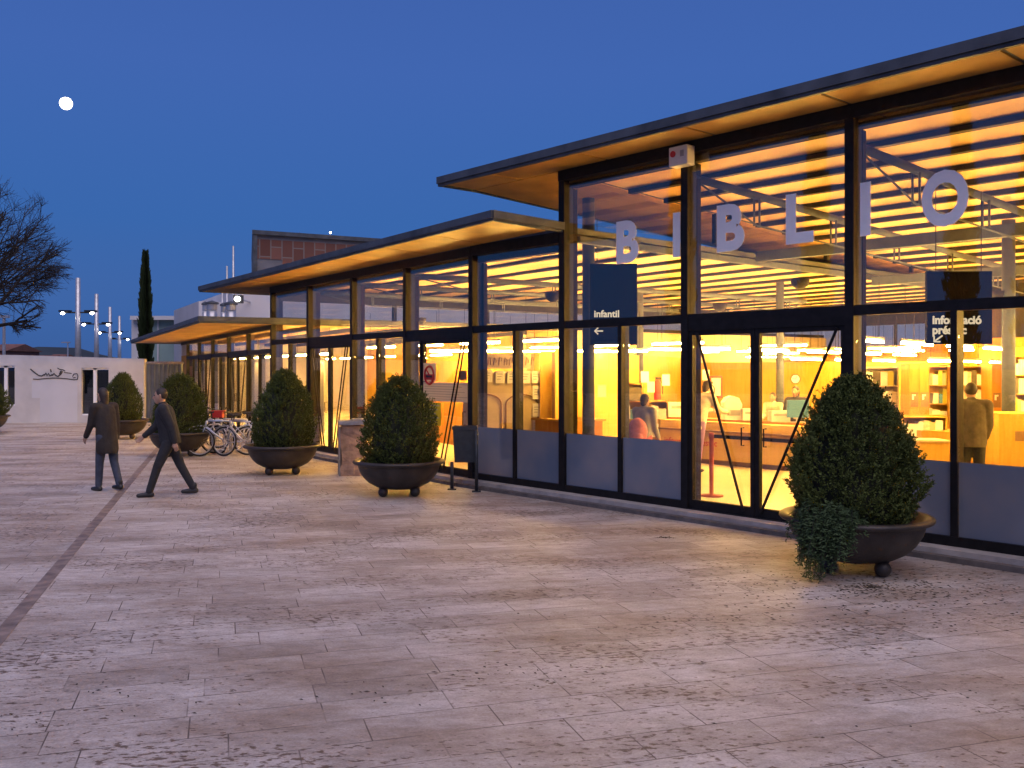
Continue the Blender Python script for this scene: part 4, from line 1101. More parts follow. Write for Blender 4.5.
# stone block with a plaque
q = at(352.5, 17.15); S5 = Seg((q.x, q.y), (.97, .243))
o = thing('stone_block', 'rough reddish stone block with a sloping grey plaque on top', 'stone', (q.x, q.y, 0))
mb = MB(); n = 7; prof = []
rnd = random.Random(3)
vs = []; fs = []
for k in range(9):
    z = .92 * k / 8
    for (a, b) in ((-.225, -.2), (-.08, -.215), (.08, -.21), (.225, -.2), (.235, 0), (.225, .2), (0, .21), (-.225, .2), (-.235, 0)):
        j = lambda: rnd.uniform(-.02, .02)
        tp = 1 - .04 * k / 8
        vs.append(S5.p(a * tp + j(), -b * tp + j(), z + (j() if 0 < k < 8 else 0) + (.05 * (-a) if k == 8 else 0)))
for k in range(8):
    for i in range(9): a = k * 9 + i; b = k * 9 + (i + 1) % 9; fs.append((a, b, b + 9, a + 9))
fs.append(tuple(range(72, 81))); mb.add(vs, fs); part(mb, 'block', M['stone'], o)
mb = MB(); mb.fbox(S5, -.25, -.235, -.22, .22, .0, .9); part(mb, 'sawn_face', M['stone_d'], o)
mb = MB(); mb.hexa([S5.p(-.26, -.26, .93), S5.p(.22, -.26, .935), S5.p(.22, .26, .935), S5.p(-.26, .26, .93), S5.p(-.26, -.26, 1.0), S5.p(.22, -.26, 1.01), S5.p(.22, .26, 1.01), S5.p(-.26, .26, 1.0)]); part(mb, 'slab', M['stone_d'], o)
mb = MB(); mb.fbox(S5, 0, .25, -.2, .2, 1.012, 1.03); part(mb, 'plaque', M['galv'], o)
# alarm box at the top of the second post
tt = A.t_at(684.5, .1); z0, z1 = A.z_at(tt, 167, .1), A.z_at(tt, 147.5, .1)
p_ = A.p(tt, .1, z0); o = thing('alarm_box', 'white alarm box with a red mark fixed under the eaves', 'alarm box', p_)
mb = MB(); mb.fbox(A, tt - .15, tt + .15, .075, .24, z0, z1); bevel(part(mb, 'housing', M['lightgrey'], o), .012)
mb = MB(); c = A.p(tt + .075, .242, (z0 + z1) / 2 + .03); mb.tube([c, (c[0] + A.n[0] * .012, c[1] + A.n[1] * .012, c[2])], .042, 18); part(mb, 'red_mark', M['red'], o)
mb = MB(); mb.fbox(A, tt - .10, tt - .04, .241, .246, z0 + .11, z0 + .19); part(mb, 'label_plate', M['grey'], o)
# notices on the doors of section B
def notice(S, x0, x1, y0, y1, name, label, m, w0=.036, lines=None, cat='notice', grp=None):
    ta, tb = S.t_at(x0, w0), S.t_at(x1, w0); tm = (ta + tb) / 2
    zb, zt_ = S.z_at(tm, y1, w0), S.z_at(tm, y0, w0)
    o = thing(name, label, cat, S.p(tm, w0, zb), group=grp)
    mb = MB(); mb.fbox(S, min(ta, tb), max(ta, tb), w0, w0 + .004, zb, zt_); part(mb, 'sheet', m, o)
    if lines:
        for k in range(lines):
            z = zt_ - (zt_ - zb) * (k + .8) / (lines + .6); a, b = min(ta, tb) + .04, max(ta, tb) - .04
            mb = MB(); mb.fbox(S, a + (b - a) * ((k * 37) % 5) * .06, b, w0 + .0045, w0 + .006, z, z + (zt_ - zb) / lines * .18); part(mb, 'text_line', M['grey'], o)
    return o, tm, zb, zt_, abs(tb - ta)
o, tm, zb, zt_, wd = notice(B, 423.5, 436, 363, 381.5, 'prohibition_sign', 'white no smoking sign with a red ring on the glass door', M['sheet'], cat='sign')
rr = wd * .40; c = B.p(tm, .043, zt_ - rr - .04)
ring = MB().torus(c, ndir(B), rr * .88, rr * .13, 28, 5)
a_ = Vector(rdir(B)); dgn = (a_ * .7 - Vector(up) * .7).normalized() * rr * .85
ring.tube([Vector(c) - dgn, Vector(c) + dgn], rr * .09, 5); part(ring, 'red_ring', M['red'], o)
mb = MB(); q1 = Vector(c) - a_ * rr * .55 - Vector(up) * rr * .12; q2 = Vector(c) + a_ * rr * .5 - Vector(up) * rr * .12; mb.tube([q1, q2], rr * .11, 6); part(mb, 'cigarette', M['black'], o)
mb = MB(); mb.fbox(B, tm - wd * .42, tm + wd * .42, .0405, .043, zb + .03, zb + .13); part(mb, 'red_band', M['red'], o)
notice(B, 423.5, 469, 382.5, 401.5, 'paper_notice', 'wide white paper notice on the glass door under the no smoking sign', M['sheet'], .03, lines=7)
notice(B, 423.5, 441, 402.5, 425, 'poster', 'lime green poster low on the glass door', M['limesheet'], .03, lines=5)
notice(B, 459, 467, 371, 380, 'small_sticker', 'small dark square sticker high on the glass door', M['brown'], .03)

# ================================================================== INTERIOR
# hanging tube lamps (warm light of the hall)
def lamp_proto():
    o = thing('hanging_lamp', 'x', 'lamp')
    MB().box(-.80, .80, -.018, .018, .04, .075).build('housing', M['grey'], o, False, True)
    MB().tube([(-.76, 0, 0), (.76, 0, 0)], .017, 8).build('tube', TUBE, o, True, True)
    for s in (-1, 1): MB().tube([(s * .6, 0, .085), (s * .6, 0, .9)], .005, 4).build('cable', M['steel'], o, False, True)
    return o
lp = lamp_proto(); first = [True]
LAMPLAB = 'warm tube lamp hanging in rows under the library ceiling'
nl = 0
def lamp(x, y, z, rz):
    global nl
    o = lp if nl == 0 else copy_tree(lp)
    o.location = (x, y, z); o.rotation_euler = (0, 0, rz); o['label'] = LAMPLAB; o['group'] = 'tube lamps inside the library'; nl += 1
# rows across the entrance hall (roughly parallel to the view plane)
for (x0, x1, y, zz, step) in ((577, 628, 351.5, 2.34, 52), (652, 700, 349.5, 2.34, 46), (697, 735, 357.5, 2.36, 42), (745, 811, 357, 2.36, 34), (731, 792, 364, 2.2, 30), (660, 690, 357.6, 2.36, 30), (485, 555, 351.5, 2.34, 46), (428, 468, 351, 2.36, 40), (425, 470, 358, 2.3, 44)):
    d = (zz - CAMH) * F / (HY - y); x = x0
    L = 1.6 * F / d
    while x + L * .5 < x1 + 6:
        q = at(x + L / 2, d); lamp(q.x, q.y, zz, 0); x += max(L * 1.08, step * .6)
# long rows running back in the right-hand reading room
gd = Vector((.66, .751, 0)).normalized()
for (sx, sy, nn, zz) in ((5.15, 13.6, 4, 2.36), (4.6, 16.6, 4, 2.28), (7.9, 13.9, 4, 2.36), (10.4, 13.4, 3, 2.32), (6.4, 20.2, 3, 2.16), (9.2, 20.0, 3, 2.12), (13.0, 14.0, 3, 2.3), (7.8, 10.4, 3, 2.4)):
    for k in range(nn):
        p = Vector((sx, sy, 0)) + gd * (k * 2.35); lamp(p.x, p.y, zz, math.atan2(gd.y, gd.x))
# sections B and C
for i in range(4):
    for w_ in (-2.4, -6, -9.4, -14, -18):
        p = B.p(1.2 + i * 2.3, w_, 2.5); lamp(p[0], p[1], 2.5, math.atan2(B.u[1], B.u[0]))
for i in range(7):
    for w_ in (-1.6, -5):
        p = C.p(1.2 + i * 2.35, w_, 2.35); lamp(p[0], p[1], 2.35, math.atan2(C.u[1], C.u[0]))
# uplighters on columns
def uplight(x, d, z, lab, tilt=(0, 0, 1)):
    q = at(x, d, z); o = thing('uplighter', lab, 'uplighter', q, group='uplighters on the columns')
    part(MB().lathe([(.05, z), (.13, z + .05), (.15, z + .16)], 16, (q.x, q.y, 0)), 'bowl', M['steel'], o, True)
    part(MB().lathe([(.14, z + .14), (.02, z + .165)], 16, (q.x, q.y, 0)), 'lens', SPOT, o)
    return q
def column(x, d, r, ztop, lab):
    q = at(x, d); o = thing('round_column', lab, 'column', (q.x, q.y, ZF), group='round steel columns')
    part(MB().tube([(q.x, q.y, ZF), (q.x, q.y, ztop)], r, 20), 'shaft', M['steel_l'], o, True)
    part(MB().lathe([(r * 1.8, ZF + .004), (r * 1.8, ZF + .03), (r * 1.05, ZF + .05)], 20, (q.x, q.y, 0)), 'base_plate', M['steel'], o)
column(588.5, 15.0, .10, 4.7, 'round blue grey column behind the first tall window')
column(1008.5, 15.6, .105, 4.45, 'round blue grey column beside the shelves at the right edge')
column(780, 21.5, .09, 4.4, 'slender round column beyond the counter')
column(640, 24, .09, 4.3, 'slender round column deep in the entrance hall')
for x, d, z, l in ((553, 16.2, 3.12, 'lit uplighter seen under the middle roof left of the column'), (600, 15.0, 3.9, 'lit uplighter on the round column behind the first tall window'), (873, 17.5, 3.0, 'lit uplighter over the reading room, left of the information sign'), (720, 18.5, 3.1, 'lit uplighter above the glass doors'), (1000, 15.7, 3.1, 'lit uplighter on the column at the right edge'), (420, 22, 3.0, 'lit uplighter over the door with the notices'), (800, 14.5, 3.2, 'lit uplighter behind the right door leaf'), (950, 20, 3.0, 'lit uplighter deep in the reading room')): uplight(x, d, z, l)

# wooden partitions
def panel_wall(name, label, p0, p1, z1, m, th=.08, boards=.62):
    s = Seg((p0[0], p0[1]), (p1[0] - p0[0], p1[1] - p0[1])); L = math.hypot(p1[0] - p0[0], p1[1] - p0[1])
    o = thing(name, label, 'partition', (p0[0], p0[1], ZF)); n = max(1, round(L / boards))
    for i in range(n):
        a, b = L * i / n, L * (i + 1) / n; mb = MB(); mb.fbox(s, a + .004, b - .004, -th / 2, th / 2, ZF, z1); part(mb, 'board', m, o)
    mb = MB(); mb.fbox(s, 0, L, -th / 2 + .01, th / 2 - .01, ZF, z1 - .02); part(mb, 'core', M['brown'], o)
    return o, s
pw, PS = panel_wall('wood_partition', 'honey coloured plywood partition running back behind the first tall window', (.80, 18.0), (5.4, 29.2), 2.30, M['yellow'], boards=1.2)
pw3, PS3 = panel_wall('yellow_partition', 'bright honey partition with the clock behind the lending counter', (5.45, 29.2), (12.0, 24.0), 2.15, M['yellow'], boards=1.2)
pw2, PS2 = panel_wall('orange_partition', 'orange plywood partition seen through the door with the notices', at(428, 24)[:2], at(474, 21.5)[:2], 2.28, M['orange'])
# arched notice board behind the low module
o = thing('arched_board', 'cream notice board with two arched outlines and pinned sheets', 'notice board', at(510, 18.3, ZF))
a0, a1 = at(482, 18.3), at(541, 18.3)
zt_ = 2.22
part(MB().box(a0.x, a1.x, 18.3, 18.4, ZF, 1.86), 'board', M['cream'], o)
part(MB().box(a0.x - .2, at(545, 18.3).x, 18.28, 18.42, 1.862, 1.90), 'shelf', M['lightgrey'], o)
for xc, hw_ in ((487.5, 14), (522, 16)):
    c = at(xc, 18.29); rr = hw_ * 18.3 / F; pts = []
    for k in range(13):
        a = math.pi * k / 12; pts.append((c.x + rr * math.cos(a), 18.292, 1.25 + .20 * math.sin(a)))
    pts = [(c.x + rr, 18.292, ZF)] + pts + [(c.x - rr, 18.292, ZF)]
    part(MB().tube(pts, .016, 5), 'arch_trim', M['brown'], o)
part(fb(540, 557, 18.2, .3, ZF, 2.30), 'pillar', M['yellow'], o)
fz = part(MB().box(a0.x + .06, a1.x - .2, 18.25, 18.29, 1.96, 2.24), 'frieze', M['cream'], o)
rnd = random.Random(4)
mk = MB(); x_ = a0.x + .12
for k in range(9):
    zc = 2.1; pts = [(x_, 18.245, 2.02), (x_ + .02, 18.245, 2.18), (x_ + .06, 18.245, 2.17 - .05 * (k % 2)), (x_ + .05, 18.245, 2.03 + .04 * (k % 3))]
    mk.tube(pts, .008, 4); x_ += .105
part(mk, 'painted_strokes', M['brown'], fz)
for i, (x, y) in enumerate(((488, 376), (500, 377), (512, 377), (526, 377), (536, 377), (537, 392.5), (537, 410), (537, 426))):
    c = at(x, 18.27); z = CAMH + (HY - y) * 18.27 / F; hh = .12 if i < 5 else .13
    s = thing('pinned_sheet', 'white printed sheet pinned on the cream arched board', 'sheet', (c.x, 18.27, z - hh), group='sheets on the arched board')
    part(MB().box(c.x - .085, c.x + .085, 18.268, 18.276, z - hh, z + hh), 'sheet', M['paper'], s)
    for k in range(3): part(MB().box(c.x - .055, c.x + .05 - .02 * k, 18.2645, 18.267, z + .05 - k * .05, z + .065 - k * .05), 'text_line', M['grey'], s)
# hanging signs
def hang_sign(label, x0, x1, d0, d1, zt, zb, lines, arrow):
    p0 = at(x0, d0); p1 = at(x1, d1); rv = (p1 - p0).normalized(); nv = Vector((rv.y, -rv.x, 0)); L = (p1 - p0).length
    o = thing('hanging_sign', label, 'sign', ((p0.x + p1.x) / 2, (p0.y + p1.y) / 2, zb))
    s = Seg((p0.x, p0.y), (rv.x, rv.y)); mb = MB(); mb.fbox(s, 0, L, -.03, .03, zb, zt); part(mb, 'panel', M['signface'], o)
    for txt, size, zbase, bold in lines:
        t = text_mb(txt, size, rv, up, p0 + Vector((0, 0, zbase)) + rv * (.08 * L) + nv * .032, nv, bold, .003); part(t, 'lettering', SIGNTXT, o)
    mb = MB()
    for seg in arrow: mb.tube([p0 + rv * a * 1.0 + Vector((0, 0, z)) + nv * .036 for a, z in seg], .011, 5)
    part(mb, 'arrow', SIGNTXT, o)
    for a in (.15, .85):
        q = p0 + rv * (a * L); part(MB().tube([(q.x, q.y, zt), (q.x, q.y, 4.3)], .006, 5), 'cable', M['steel'], o)
hang_sign('dark hanging sign reading infantil with an arrow to the left', 590, 637, 14.6, 14.6, 3.60, 2.33,
          [('infantil', .15, 2.765, .004)], [[(.07, 2.545), (.20, 2.545)], [(.125, 2.595), (.07, 2.545), (.125, 2.495)]])
hang_sign('dark hanging sign reading informació préstec with a slanting arrow', 926, 991, 12.3, 12.3, 3.24, 2.28,
          [('informació', .15, 2.548, .006), ('préstec', .15, 2.415, .006)], [[(.20, 2.39), (.09, 2.31)], [(.09, 2.38), (.09, 2.31), (.17, 2.31)]])
# counter
ct = thing('lending_counter', 'long honey coloured lending counter with red lettering on its front', 'counter', A.p(2.4, -4.8, ZF))
mb = MB(); mb.fbox(A, .1, 4.5, -5.5, -4.82, ZF + .10, .93); part(mb, 'body', M['yellow_lit'], ct)
mb = MB(); mb.fbox(A, .1, 4.5, -5.45, -4.9, ZF, ZF + .098); part(mb, 'plinth', M['brown'], ct)
mb = MB(); mb.fbox(A, .05, 4.55, -5.55, -5.1, .932, .97); part(mb, 'worktop', M['orange'], ct)
mb = MB(); mb.fbox(A, .05, 4.55, -4.815, -4.74, .74, .775); part(mb, 'front_ledge', M['brown'], ct)
tt0 = A.t_at(664, -4.81)
t = text_mb('informació préstec', .17, rdir(A), up, A.p(tt0, -4.817, .47), ndir(A), .002, .003); part(t, 'lettering', M['red'], ct)
mb = MB(); mb.fbox(A, -2.6, .05, -6.3, -5.6, ZF, .92); tag(mb.build('side_counter', M['yellow']), 'plain honey counter end right of the lending counter', 'counter')
# belt barrier
q = at(711.5, 13.5); b0 = at(711.5, 13.45); s_ = A
pp = thing('belt_barrier', 'orange red post with a dark retractable belt inside the glass doors', 'barrier', (b0.x, b0.y, ZF))
part(MB().lathe([(.17, ZF + .004), (.17, ZF + .02), (.03, ZF + .03), (.034, .94), (.045, .95), (.045, 1.02), (.02, 1.03)], 18, (b0.x, b0.y, 0)), 'post', M['redpost'], pp, True)
b1 = b0 + Vector((.66, -.751, 0)) * 1.9
part(MB().hexa([(b0.x, b0.y - .003, .955), (b1.x, b1.y - .003, .955), (b1.x, b1.y + .003, .955), (b0.x, b0.y + .003, .955), (b0.x, b0.y - .003, 1.005), (b1.x, b1.y - .003, 1.005), (b1.x, b1.y + .003, 1.005), (b0.x, b0.y + .003, 1.005)]), 'belt', M['signface'], pp)
part(MB().lathe([(.17, ZF + .004), (.17, ZF + .02), (.03, ZF + .03), (.034, .94), (.045, .95), (.045, 1.02), (.02, 1.03)], 18, (b1.x, b1.y, 0)), 'post', M['redpost'], pp, True)
# things on the counter
def on_counter(x, w_): t_ = A.t_at(x, w_); return A.p(t_, w_, .97)
p = on_counter(798, -5.35); o = thing('computer_monitor', 'blue backed monitor on the counter before the seated woman', 'monitor', p)
part(MB().box(p[0] - .20, p[0] + .20, p[1] - .02, p[1] + .03, .98 + .08, .98 + .40), 'screen', M['blue'], o); part(MB().box(p[0] - .03, p[0] + .03, p[1], p[1] + .03, .985, 1.06), 'stand', M['grey'], o); part(MB().box(p[0] - .11, p[0] + .11, p[1] - .07, p[1] + .09, .972, .985), 'foot', M['grey'], o)
p = on_counter(733, -5.3); o = thing('printer', 'rounded off white machine on the lending counter', 'printer', p)
mb = MB(); prof = [(.0, .0), (.0, .33), (.06, .42), (.16, .46), (.28, .42), (.34, .30), (.34, 0)]
vs = [(p[0] - .2 + a, p[1] - .16, .972 + z) for a, z in prof] + [(p[0] - .2 + a, p[1] + .18, .972 + z) for a, z in prof]; n = len(prof)
mb.add(vs, [tuple(range(n)), tuple(range(2 * n - 1, n - 1, -1))] + [(i + 1, i, n + i, n + i + 1) for i in range(n - 1)] + [(0, n - 1, 2 * n - 1, n)])
bd = part(mb, 'housing', M['lightgrey'], o); part(MB().box(p[0] - .15, p[0] + .1, p[1] - .164, p[1] - .161, 1.05, 1.16), 'front_tray', M['grey'], o)
for i, (x, lab, m, sz) in enumerate(((750, 'stack of papers in a white tray right of the printer', 'paper', (.16, .12, .22)), (779, 'low white box left of the blue monitor', 'lightgrey', (.17, .14, .2)), (681, 'white slanted display stand at the counter end', 'paper', (.26, .06, .30)))):
    p = on_counter(x, -5.35); o = thing('desk_box' if i else 'paper_tray', lab, 'box' if i else 'tray', p)
    part(MB().box(p[0] - sz[0], p[0] + sz[0], p[1] - sz[1], p[1] + sz[1], .972, .972 + sz[2]), 'body', M[m], o)
    part(MB().box(p[0] - sz[0] * .8, p[0] + sz[0] * .8, p[1] - sz[1] - .004, p[1] - sz[1] - .001, .972 + sz[2] * .55, .972 + sz[2] * .75), 'label_strip', M['grey'], o)
# fire extinguishers and bits on the partition and rear wall
def extinguisher(x, y, d, lab):
    q = at(x, d); z = CAMH + (HY - y) * d / F; o = thing('fire_extinguisher', lab, 'extinguisher', (q.x, q.y, z - .28), group='fire extinguishers')
    part(MB().lathe([(.08, z - .28), (.085, z - .26), (.085, z + .12), (.05, z + .19), (.025, z + .2)], 16, (q.x, q.y, 0)), 'cylinder', M['red'], o, True)
    part(MB().box(q.x - .05, q.x + .09, q.y - .03, q.y + .03, z + .2, z + .26), 'valve', M['black'], o)
    part(MB().tube([(q.x + .04, q.y - .02, z + .22), (q.x + .12, q.y - .05, z + .1), (q.x + .11, q.y - .06, z - .15)], .014, 6), 'hose', M['black'], o)
extinguisher(657.5, 388, 22.3, 'red fire extinguisher on the partition above the child')
extinguisher(709, 392, 22.8, 'red fire extinguisher behind the visitor at the counter')
o = thing('hose_cabinet', 'red fire hose cabinet on the rear wall beside the counter', 'cabinet', at(716, 23.4, 1.2))
q = at(716, 23.4); part(MB().box(q.x - .16, q.x + .16, q.y, q.y + .15, 1.22, 1.78), 'frame', M['red'], o); part(MB().box(q.x - .11, q.x + .11, q.y - .006, q.y - .002, 1.28, 1.72), 'door', M['lightgrey'], o)
for i, (x, y, d, lab) in enumerate(((602, 391, 19.5, 'small white light switch plate on the honey partition'), (645, 377, 21.5, 'white paper high on the partition above the book rack'), (666, 380, 21.6, 'white paper right of the fire extinguisher on the partition'), (651, 387, 22.2, 'small white paper left of the fire extinguisher'), (706, 375, 23.3, 'white paper above the hose cabinet'))):
    q = at(x, d); z = CAMH + (HY - y) * d / F
    tag(MB().box(q.x - .09, q.x + .09, q.y, q.y + .01, z - .13, z + .13).build('wall_sheet', M['paper']), lab, 'sheet', 'sheets on the library walls')
q = at(795.5, 26.85); z = CAMH - 10.0 * 26.85 / F; o = thing('wall_clock', 'round white wall clock on the yellow wall behind the counter', 'clock', (q.x, q.y, z - .2))
part(MB().tube([(q.x, q.y, z), (q.x, q.y + .04, z)], .13, 24), 'face', M['paper'], o); part(MB().torus((q.x, q.y, z), (0, 1, 0), .13, .014, 28, 6), 'ring', M['black'], o)
hd_ = MB().tube([(q.x, q.y - .008, z), (q.x + .03, q.y - .008, z + .07)], .007, 4); hd_.tube([(q.x, q.y - .008, z), (q.x - .1, q.y - .008, z + .02)], .005, 4); part(hd_, 'hands', M['black'], o)

# shelves with books
rnd = random.Random(21)
bcols = [M['paper'], M['c_cream'], M['lightgrey'], M['paper'], M['paper'], M['blue'], M['lightgrey'], M['c_cream'], M['paper'], M['c_tan'], M['lightgrey'], M['paper'], M['cream'], M['yellowposter']]
bookm = []
for k in range(14):
    h_ = rnd.uniform(.19, .29); t_ = rnd.uniform(.055, .12)
    mb = MB().box(0, t_, 0, .17, 0, h_); bookm.append((t_, mb.mesh('book', bcols[k % len(bcols)])))
nb_ = 0
def bookcase(label, S, t0, t1, w0, ztop, rows, booklab, backm='yellow', fill=.85, dens=1.0):
    """open front towards +w of the segment"""
    global nb_
    o = thing('bookcase', label, 'bookcase', S.p((t0 + t1) / 2, w0, ZF)); dp = .26
    z0 = ZF + .005
    for t in (t0, t1 - .025):
        mb = MB(); mb.fbox(S, t, t + .025, w0 - dp, w0, z0, ztop); part(mb, 'side_panel', M[backm], o)
    mb = MB(); mb.fbox(S, t0 + .026, t1 - .026, w0 - dp, w0 - dp + .015, z0, ztop); part(mb, 'back_panel', M[backm], o)
    hs = (ztop - z0 - .06) / rows
    for r_ in range(rows + 1):
        z = z0 + .04 + r_ * hs; mb = MB(); mb.fbox(S, t0 + .026, t1 - .026, w0 - dp + .016, w0 - .004, z - .02, z); part(mb, 'shelf', M[backm], o)
        if r_ == rows: break
        t = t1 - .04
        ang = math.atan2(-S.u[1], -S.u[0])
        while t > t0 + .1:
            if rnd.random() < .03: t -= rnd.uniform(.04, .1); continue
            th, me = rnd.choice(bookm)
            if t - th < t0 + .03: break
            b_ = bpy.data.objects.new('book', me); COL.objects.link(b_)
            p = S.p(t, w0 - .03, z + .001); b_.location = p; b_.rotation_euler = (0, 0, ang); b_.scale = (dens, 1, min(1, (hs - .04) / .3))
            tag(b_, booklab, 'book', booklab.replace('book standing', 'books standing')); nb_ += 1
            t -= th * dens + .004
RS = Seg(at(888, 19.0)[:2], (1, -.10)); RS = Seg((at(945, 18.5).x, at(945, 18.5).y), (-1, .03))
bookcase('tall bookcase left of the standing man, facing the windows', RS, -1.0, .75, 0, 2.02, 5, 'book standing in the tall bookcase left of the man')
bookcase('tall bookcase behind the standing man', Seg(at(984, 18.2)[:2], (-1, .03)), -.1, .6, 0, 2.02, 5, 'book standing in the bookcase behind the man')
bookcase('tall bookcase at the right edge beside the column', Seg(at(1024, 16.6)[:2], (-1, .03)), -1.2, .22, 0, 2.2, 6, 'book standing in the bookcase at the right edge')
bookcase('low display rack of books in front of the tall bookcases', Seg(at(946, 15.6)[:2], (-1, .05)), -.02, .72, 0, 1.17, 3, 'book standing in the low display rack', dens=1.4)
bookcase('low white and wood bookcase behind the man at knee height', Seg(at(1001, 15.4)[:2], (-1, .03)), -.0, .45, 0, 1.15, 3, 'book standing in the low case beside the yellow counter', dens=1.3)
bookcase('small book rack against the honey partition near the child', Seg(at(643, 19.6)[:2], (-1, .03)), 0, .45, 0, 1.66, 4, 'book standing in the rack near the child', dens=1.5)
bookcase('low book rack right of the child', Seg(at(669, 19.4)[:2], (-1, .03)), 0, .52, 0, 1.30, 3, 'book standing in the low rack right of the child', dens=1.5)
bookcase('bookcase seen deep through the double door of the middle section', Seg(B.p(6.6, -7.5)[:2], B.u), -1.6, .9, 0, 1.95, 5, 'book standing in the case behind the double door', dens=2.0)
bookcase('pale bookcase left of the cabinet doors, just above the nearest shrub', Seg(at(899, 18.6)[:2], (-1, .03)), 0, .85, 0, 2.0, 5, 'book standing in the pale case left of the cabinet doors', 'cream', dens=1.5)
for i, (x0, x1, d, lab) in enumerate(((902.5, 922.5, 18.25, 'pair of orange cabinet doors with dark panels left of the man'), (983.5, 1003.5, 17.9, 'pair of orange cabinet doors with dark panels right of the man'))):
    a = at(x0, d); b = at(x1, d); o = thing('tall_cabinet', lab, 'cabinet', ((a.x + b.x) / 2, d, ZF), group='cabinets with dark panels')
    for k in range(2):
        xa = a.x + (b.x - a.x) * k / 2; xb = a.x + (b.x - a.x) * (k + 1) / 2
        dr = part(MB().box(xa + .004, xb - .004, d - .3, d + .1, ZF, 2.05), 'door', M['orange'], o)
        part(MB().box(xa + .03, xb - .02, d - .306, d - .302, 1.22, 1.50), 'dark_panel', M['brown'], dr)
        part(MB().box(xa + .055, xa + .09, d - .311, d - .307, 1.36, 1.46), 'white_mark', M['paper'], dr); part(MB().box(xa + .092, xa + .125, d - .311, d - .307, 1.43, 1.46), 'white_mark', M['paper'], dr)
part_o = thing('low_cabinet', 'plain honey coloured low cabinet left of the standing man', 'cabinet', at(930, 14.6, ZF))
a, b = at(905, 14.6), at(949, 14.6); part(MB().box(a.x, b.x, 14.6, 15.1, ZF, .80), 'body', M['yellow'], part_o); part(MB().box(a.x - .02, b.x + .02, 14.58, 15.12, .803, .83), 'top', M['cream'], part_o)
part_o = thing('reading_desk', 'orange plywood desk end at the right edge of the reading room', 'desk', at(1014, 14.2, ZF))
a, b = at(999, 14.2), at(1090, 14.2); part(MB().box(a.x, b.x, 14.2, 14.9, ZF, 1.27), 'body', M['yellow'], part_o); part(MB().box(at(1015, 14.2).x, b.x, 14.19, 14.196, .85, 1.0), 'dark_slot', M['brown'], part_o)
# furniture glimpsed through section C and the B door
o = thing('bar_counter', 'lit counter with jars behind the double glass door of the middle section', 'counter', B.p(5.4, -3.4, ZF))
mb = MB(); mb.fbox(B, 4.2, 7.2, -4.2, -3.6, ZF, 1.05); part(mb, 'body', M['cream'], o); mb = MB(); mb.fbox(B, 4.15, 7.25, -4.25, -3.5, 1.052, 1.1); part(mb, 'top', M['orange'], o)
o = thing('display_panel', 'pale freestanding display panel behind the low glass front of the near section', 'panel', B.p(2.9, -1.8, ZF))
mb = MB(); mb.fbox(B, 2.5, 3.2, -1.84, -1.8, ZF + .05, 1.65); part(mb, 'board', M['lightgrey'], o)
for t_ in (2.6, 3.1):
    mb = MB(); mb.fbox(B, t_ - .03, t_ + .03, -2.0, -1.64, ZF + .004, ZF + .048); part(mb, 'foot', M['grey'], o)
o = thing('side_table', 'low wooden desk behind the bay with the display panel', 'desk', B.p(1.2, -2.2, ZF))
mb = MB(); mb.fbox(B, .4, 2.2, -3.2, -2.4, ZF + .02, .95); part(mb, 'body', M['orange'], o); mb = MB(); mb.fbox(B, .35, 2.25, -3.25, -2.35, .953, .99); part(mb, 'top', M['yellow'], o)
for i in (0, 3):
    o = thing('white_curtain', 'pale vertical screen hanging behind the glass of the far low section', 'screen', C.p(2 + i * 2.9, -.7, ZF), group='pale screens in the far section')
    mb = MB(); mb.fbox(C, 1.5 + i * 2.9, 2.5 + i * 2.9, -1.72, -1.69, ZF + .1, 2.2); part(mb, 'panel', M['lightgrey'], o)
    mb = MB(); mb.fbox(C, 1.45 + i * 2.9, 2.55 + i * 2.9, -1.74, -1.67, 2.2, 2.26); part(mb, 'rail', M['steel'], o)

